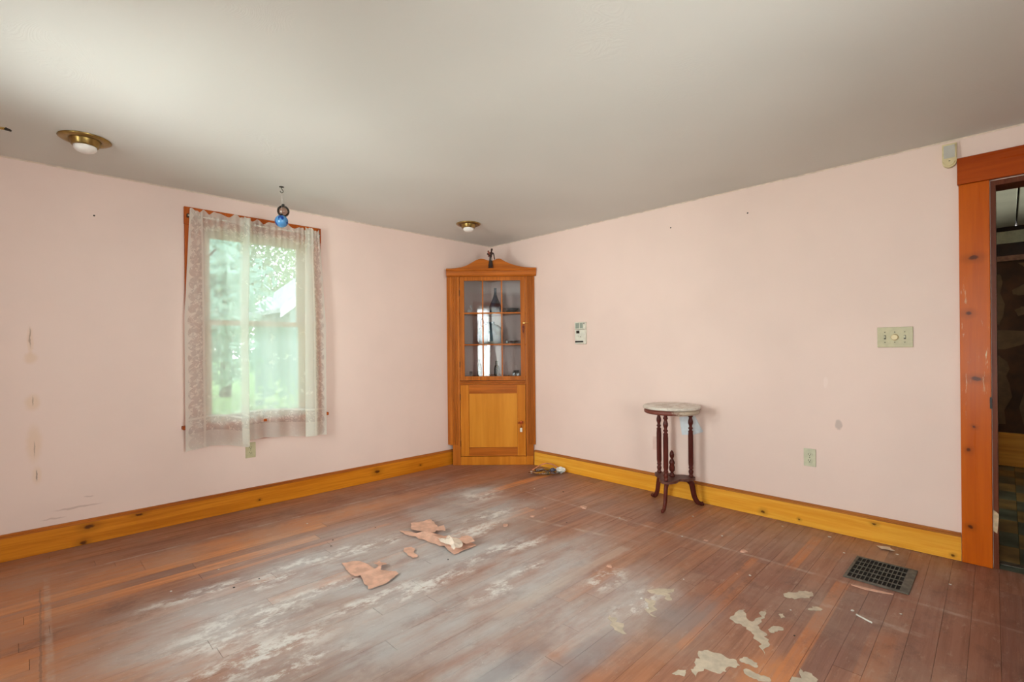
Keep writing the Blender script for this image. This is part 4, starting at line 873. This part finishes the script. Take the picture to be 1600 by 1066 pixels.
DARK = [(-2.29,-1.05,.008),(-2.339,-1.133,.007),(-2.44,-1.62,.006),(-1.958,-1.787,.008),(-2.9,-1.28,.008),(-2.78,-1.27,.006),(-.527,-1.436,.010),(-1.4,-3.37,.006),(-1.05,-1.9,.006),(-2.0,-1.05,.007)]
PL = ['peach crumb at the end of the pale band in the middle of the floor', 'middle one of three peach crumbs in front of the plant stand', 'largest peach crumb in front of the plant stand, nearest the register', 'long peach flake on the floor between cabinet and plant stand',
      'peach crumb on the chalky floor in front of the cabinet', 'peach crumb just right of the largest wallpaper scrap', 'tiny peach crumb in the right foreground near the register', 'tiny peach crumb between the cabinet litter and the long flake']
for i, (x, y, r_) in enumerate(PEACH): crumb(x, y, r_, 'scrap', PL[i], 'peach wallpaper crumbs on the floor', i)
for i, (x, y, r_) in enumerate(WHITE): crumb(x, y, r_, 'crumb_white', 'tiny white plaster crumb on the worn boards', 'white plaster crumbs on the floor', 40+i)
for i, (x, y, r_) in enumerate(DARK): crumb(x, y, r_*.8, 'black', 'tiny dark crumb on the worn boards', 'dark crumbs on the floor', 80+i)
tag(obj('wood_splinter', PR([(-.745, -3.44), (-.728, -3.52), (-.716, -3.60), (-.735, -3.565), (-.752, -3.50)], .001, .006, 2), 'scrap'), 'long peach splinter beside the floor register', 'splinter')
tag(obj('paper_stick', TU([(-1.045, -3.515, .004), (-1.075, -3.575, .004)], .0035, seg=6), 'crumb_white'), 'thin white paper stick on the boards in front of the register', 'stick')
sheet('paper_flake', [(-.09, -3.44), (-.065, -3.50), (-.11, -3.53), (-.13, -3.47)], 'scrap_back', 'pale torn flake on the floor against the right baseboard', 'flake', .004, 33)

# debris by the baseboard right of the cabinet
sheet('plastic_wrap', [(-.34, -.86), (-.22, -.84), (-.10, -.92), (-.06, -1.02), (-.09, -1.08), (-.20, -1.06), (-.31, -.98)], 'film', 'crumpled clear plastic wrap on the floor beside the corner cabinet', 'plastic wrap', .035, 41)
tag(obj('orange_cord', TU(smoothpts([(-.27, -.85, .03), (-.20, -.86, .055), (-.13, -.89, .075), (-.08, -.93, .065), (-.06, -.97, .045), (-.05, -1.01, .035)]), .006, seg=8), 'cord', None, True), 'orange looped cord lying over the plastic wrap by the cabinet', 'cord')
def crumple(name, c_, r_, mat, label, cat, seed, sq=(1, 1, .7)):
    bm = bmesh.new(); bmesh.ops.create_icosphere(bm, subdivisions=3, radius=1)
    for v in bm.verts:
        k_ = 1+.55*noise.noise(v.co*2.3+Vector((seed, 0, 0))); v.co = Vector((v.co.x*sq[0], v.co.y*sq[1], v.co.z*sq[2]))*k_*r_
    zmin = min(v.co.z for v in bm.verts)
    for v in bm.verts: v.co.z -= zmin
    o = obj(name, bm, mat); o.location = (c_[0], c_[1], .0015); return tag(o, label, cat)
crumple('crumpled_tissue', (-.085, -1.045), .036, 'crumb_white', 'crumpled white tissue at the right end of the litter by the cabinet', 'tissue', 3.3, (1, 1.3, .7))
crumple('blue_wrapper', (-.12, -.975), .028, 'blue_wrap', 'crumpled blue grey wrapper in the litter by the cabinet', 'wrapper', 5.1)
crumple('green_wrapper', (-.205, -.985), .022, 'green_wrap', 'dark green wrapper scrap in the litter by the cabinet', 'wrapper', 7.7, (1, 1, .5))
crumple('white_cap', (-.285, -.855), .014, 'crumb_white', 'small white bead at the left end of the litter by the cabinet', 'bead', 9.7)

# ------------------------------------------------------------------ outside
struct('ground_lawn', B(-40, 50, T+.15, 90, -.75, -.6), 'grass')
def tree(x, y, h, cr, mat, label, seed, n=5200):
    rn = random.Random(seed); t_ = thing('tree', label, 'tree', (x, y, -.6))
    bm = bmesh.new(); tube(bm, [(0, 0, 0), (.1, 0, h*.3), (-.05, .1, h*.6), (0, 0, h*.85)], [.22, .18, .12, .05], 8)
    for k_ in range(6):
        a_ = rn.random()*6.28; zz = h*rn.uniform(.35, .6); tube(bm, [(0, 0, zz), (cr*.4*math.cos(a_), cr*.4*math.sin(a_), zz+h*.12), (cr*.7*math.cos(a_), cr*.7*math.sin(a_), zz+h*.2)], [.07, .05, .02], 6)
    obj('trunk', bm, 'bark', t_, True)
    bl = [(rn.uniform(-1, 1)*cr*.7, rn.uniform(-1, 1)*cr*.7, h*rn.uniform(.22, .92), cr*rn.uniform(.3, .5)) for _ in range(16)]
    vs, fs = [], []
    for i in range(n):
        b_ = bl[rn.randrange(len(bl))]; d_ = Vector((rn.gauss(0, 1), rn.gauss(0, 1), rn.gauss(0, 1))).normalized()*b_[3]*rn.uniform(.6, 1.05)
        p_ = Vector(b_[:3])+d_; a_ = Vector((rn.gauss(0, 1), rn.gauss(0, 1), rn.gauss(0, 1))).normalized()*.11; q_ = a_.orthogonal().normalized()*.07
        k_ = len(vs); vs += [p_-a_, p_+q_, p_+a_, p_-q_]; fs.append((k_, k_+1, k_+2, k_+3))
    me = bpy.data.meshes.new('foliage'); me.from_pydata(vs, [], fs); me.materials.append(M[mat]); o = bpy.data.objects.new('foliage', me); col.objects.link(o); o.parent = t_; o['kind'] = 'stuff'
tree(-1.9, 7.6, 5.6, 2.0, 'leaf2', 'leafy tree seen through the left side of the curtained window', 1, 7000)
tree(1.6, 17.2, 9.4, 3.4, 'leaf', 'taller leafy tree seen through the middle of the curtained window', 2, 12000)
tree(8.0, 20.5, 9.0, 3.2, 'leaf2', 'leafy tree behind the neighbouring gable outside the window', 3)
tree(-4.9, 14.0, 6.5, 2.8, 'leaf', 'far leafy tree at the left outside the window', 4)
for i in range(5):
    rn = random.Random(60+i); x, y = -2.6+i*1.9, 4.7+rn.random()*.2; vs, fs = [], []
    for k_ in range(1500):
        d_ = Vector((max(-.85, min(.85, rn.gauss(0, .38))), rn.gauss(0, .3), abs(rn.gauss(0, .45)))); a_ = Vector((rn.gauss(0, 1), rn.gauss(0, 1), rn.gauss(0, 1))).normalized()*.06; q_ = a_.orthogonal().normalized()*.035; n_ = len(vs)
        vs += [d_-a_, d_+q_, d_+a_, d_-q_]; fs.append((n_, n_+1, n_+2, n_+3))
    me = bpy.data.meshes.new('shrub'); me.from_pydata(vs, [], fs); me.materials.append(M['leaf']); o = bpy.data.objects.new('shrub', me); col.objects.link(o); o.location = (x, y, -.55); tag(o, 'low green shrub in the row outside the window', 'shrub', 'shrubs on the lawn outside the window')
hs = thing('neighbour_house', 'neighbouring house gable with white rake boards outside the window', 'house', (3.2, 9.6, -.6))
gz = 2.9; bm = PR([(-1.9, 0), (1.9, 0), (1.9, gz), (0, gz+1.5), (-1.9, gz)], 0, 3.0, 1); obj('walls', bm, 'siding', hs)
for sg in (-1, 1):
    bm = bmesh.new(); prism(bm, [(0, gz+1.62), (sg*2.2, gz-.12), (sg*2.2, gz-.0), (0, gz+1.76)], -.2, 3.2, 1); obj('roof_slope', bm, 'shingle', hs)
    bm = bmesh.new(); prism(bm, [(0, gz+1.50), (sg*2.22, gz-.26), (sg*2.22, gz+.0), (0, gz+1.78)], -.25, -.2, 1); obj('rake_board', bm, 'white_trim', hs)
bm = B(-.5, .5, -.03, .0, 1.2, 2.4); wf_ = obj('window_frame', bm, 'white_trim', hs); obj('pane', B(-.43, .43, -.04, -.03, 1.28, 2.32), 'glass', wf_)
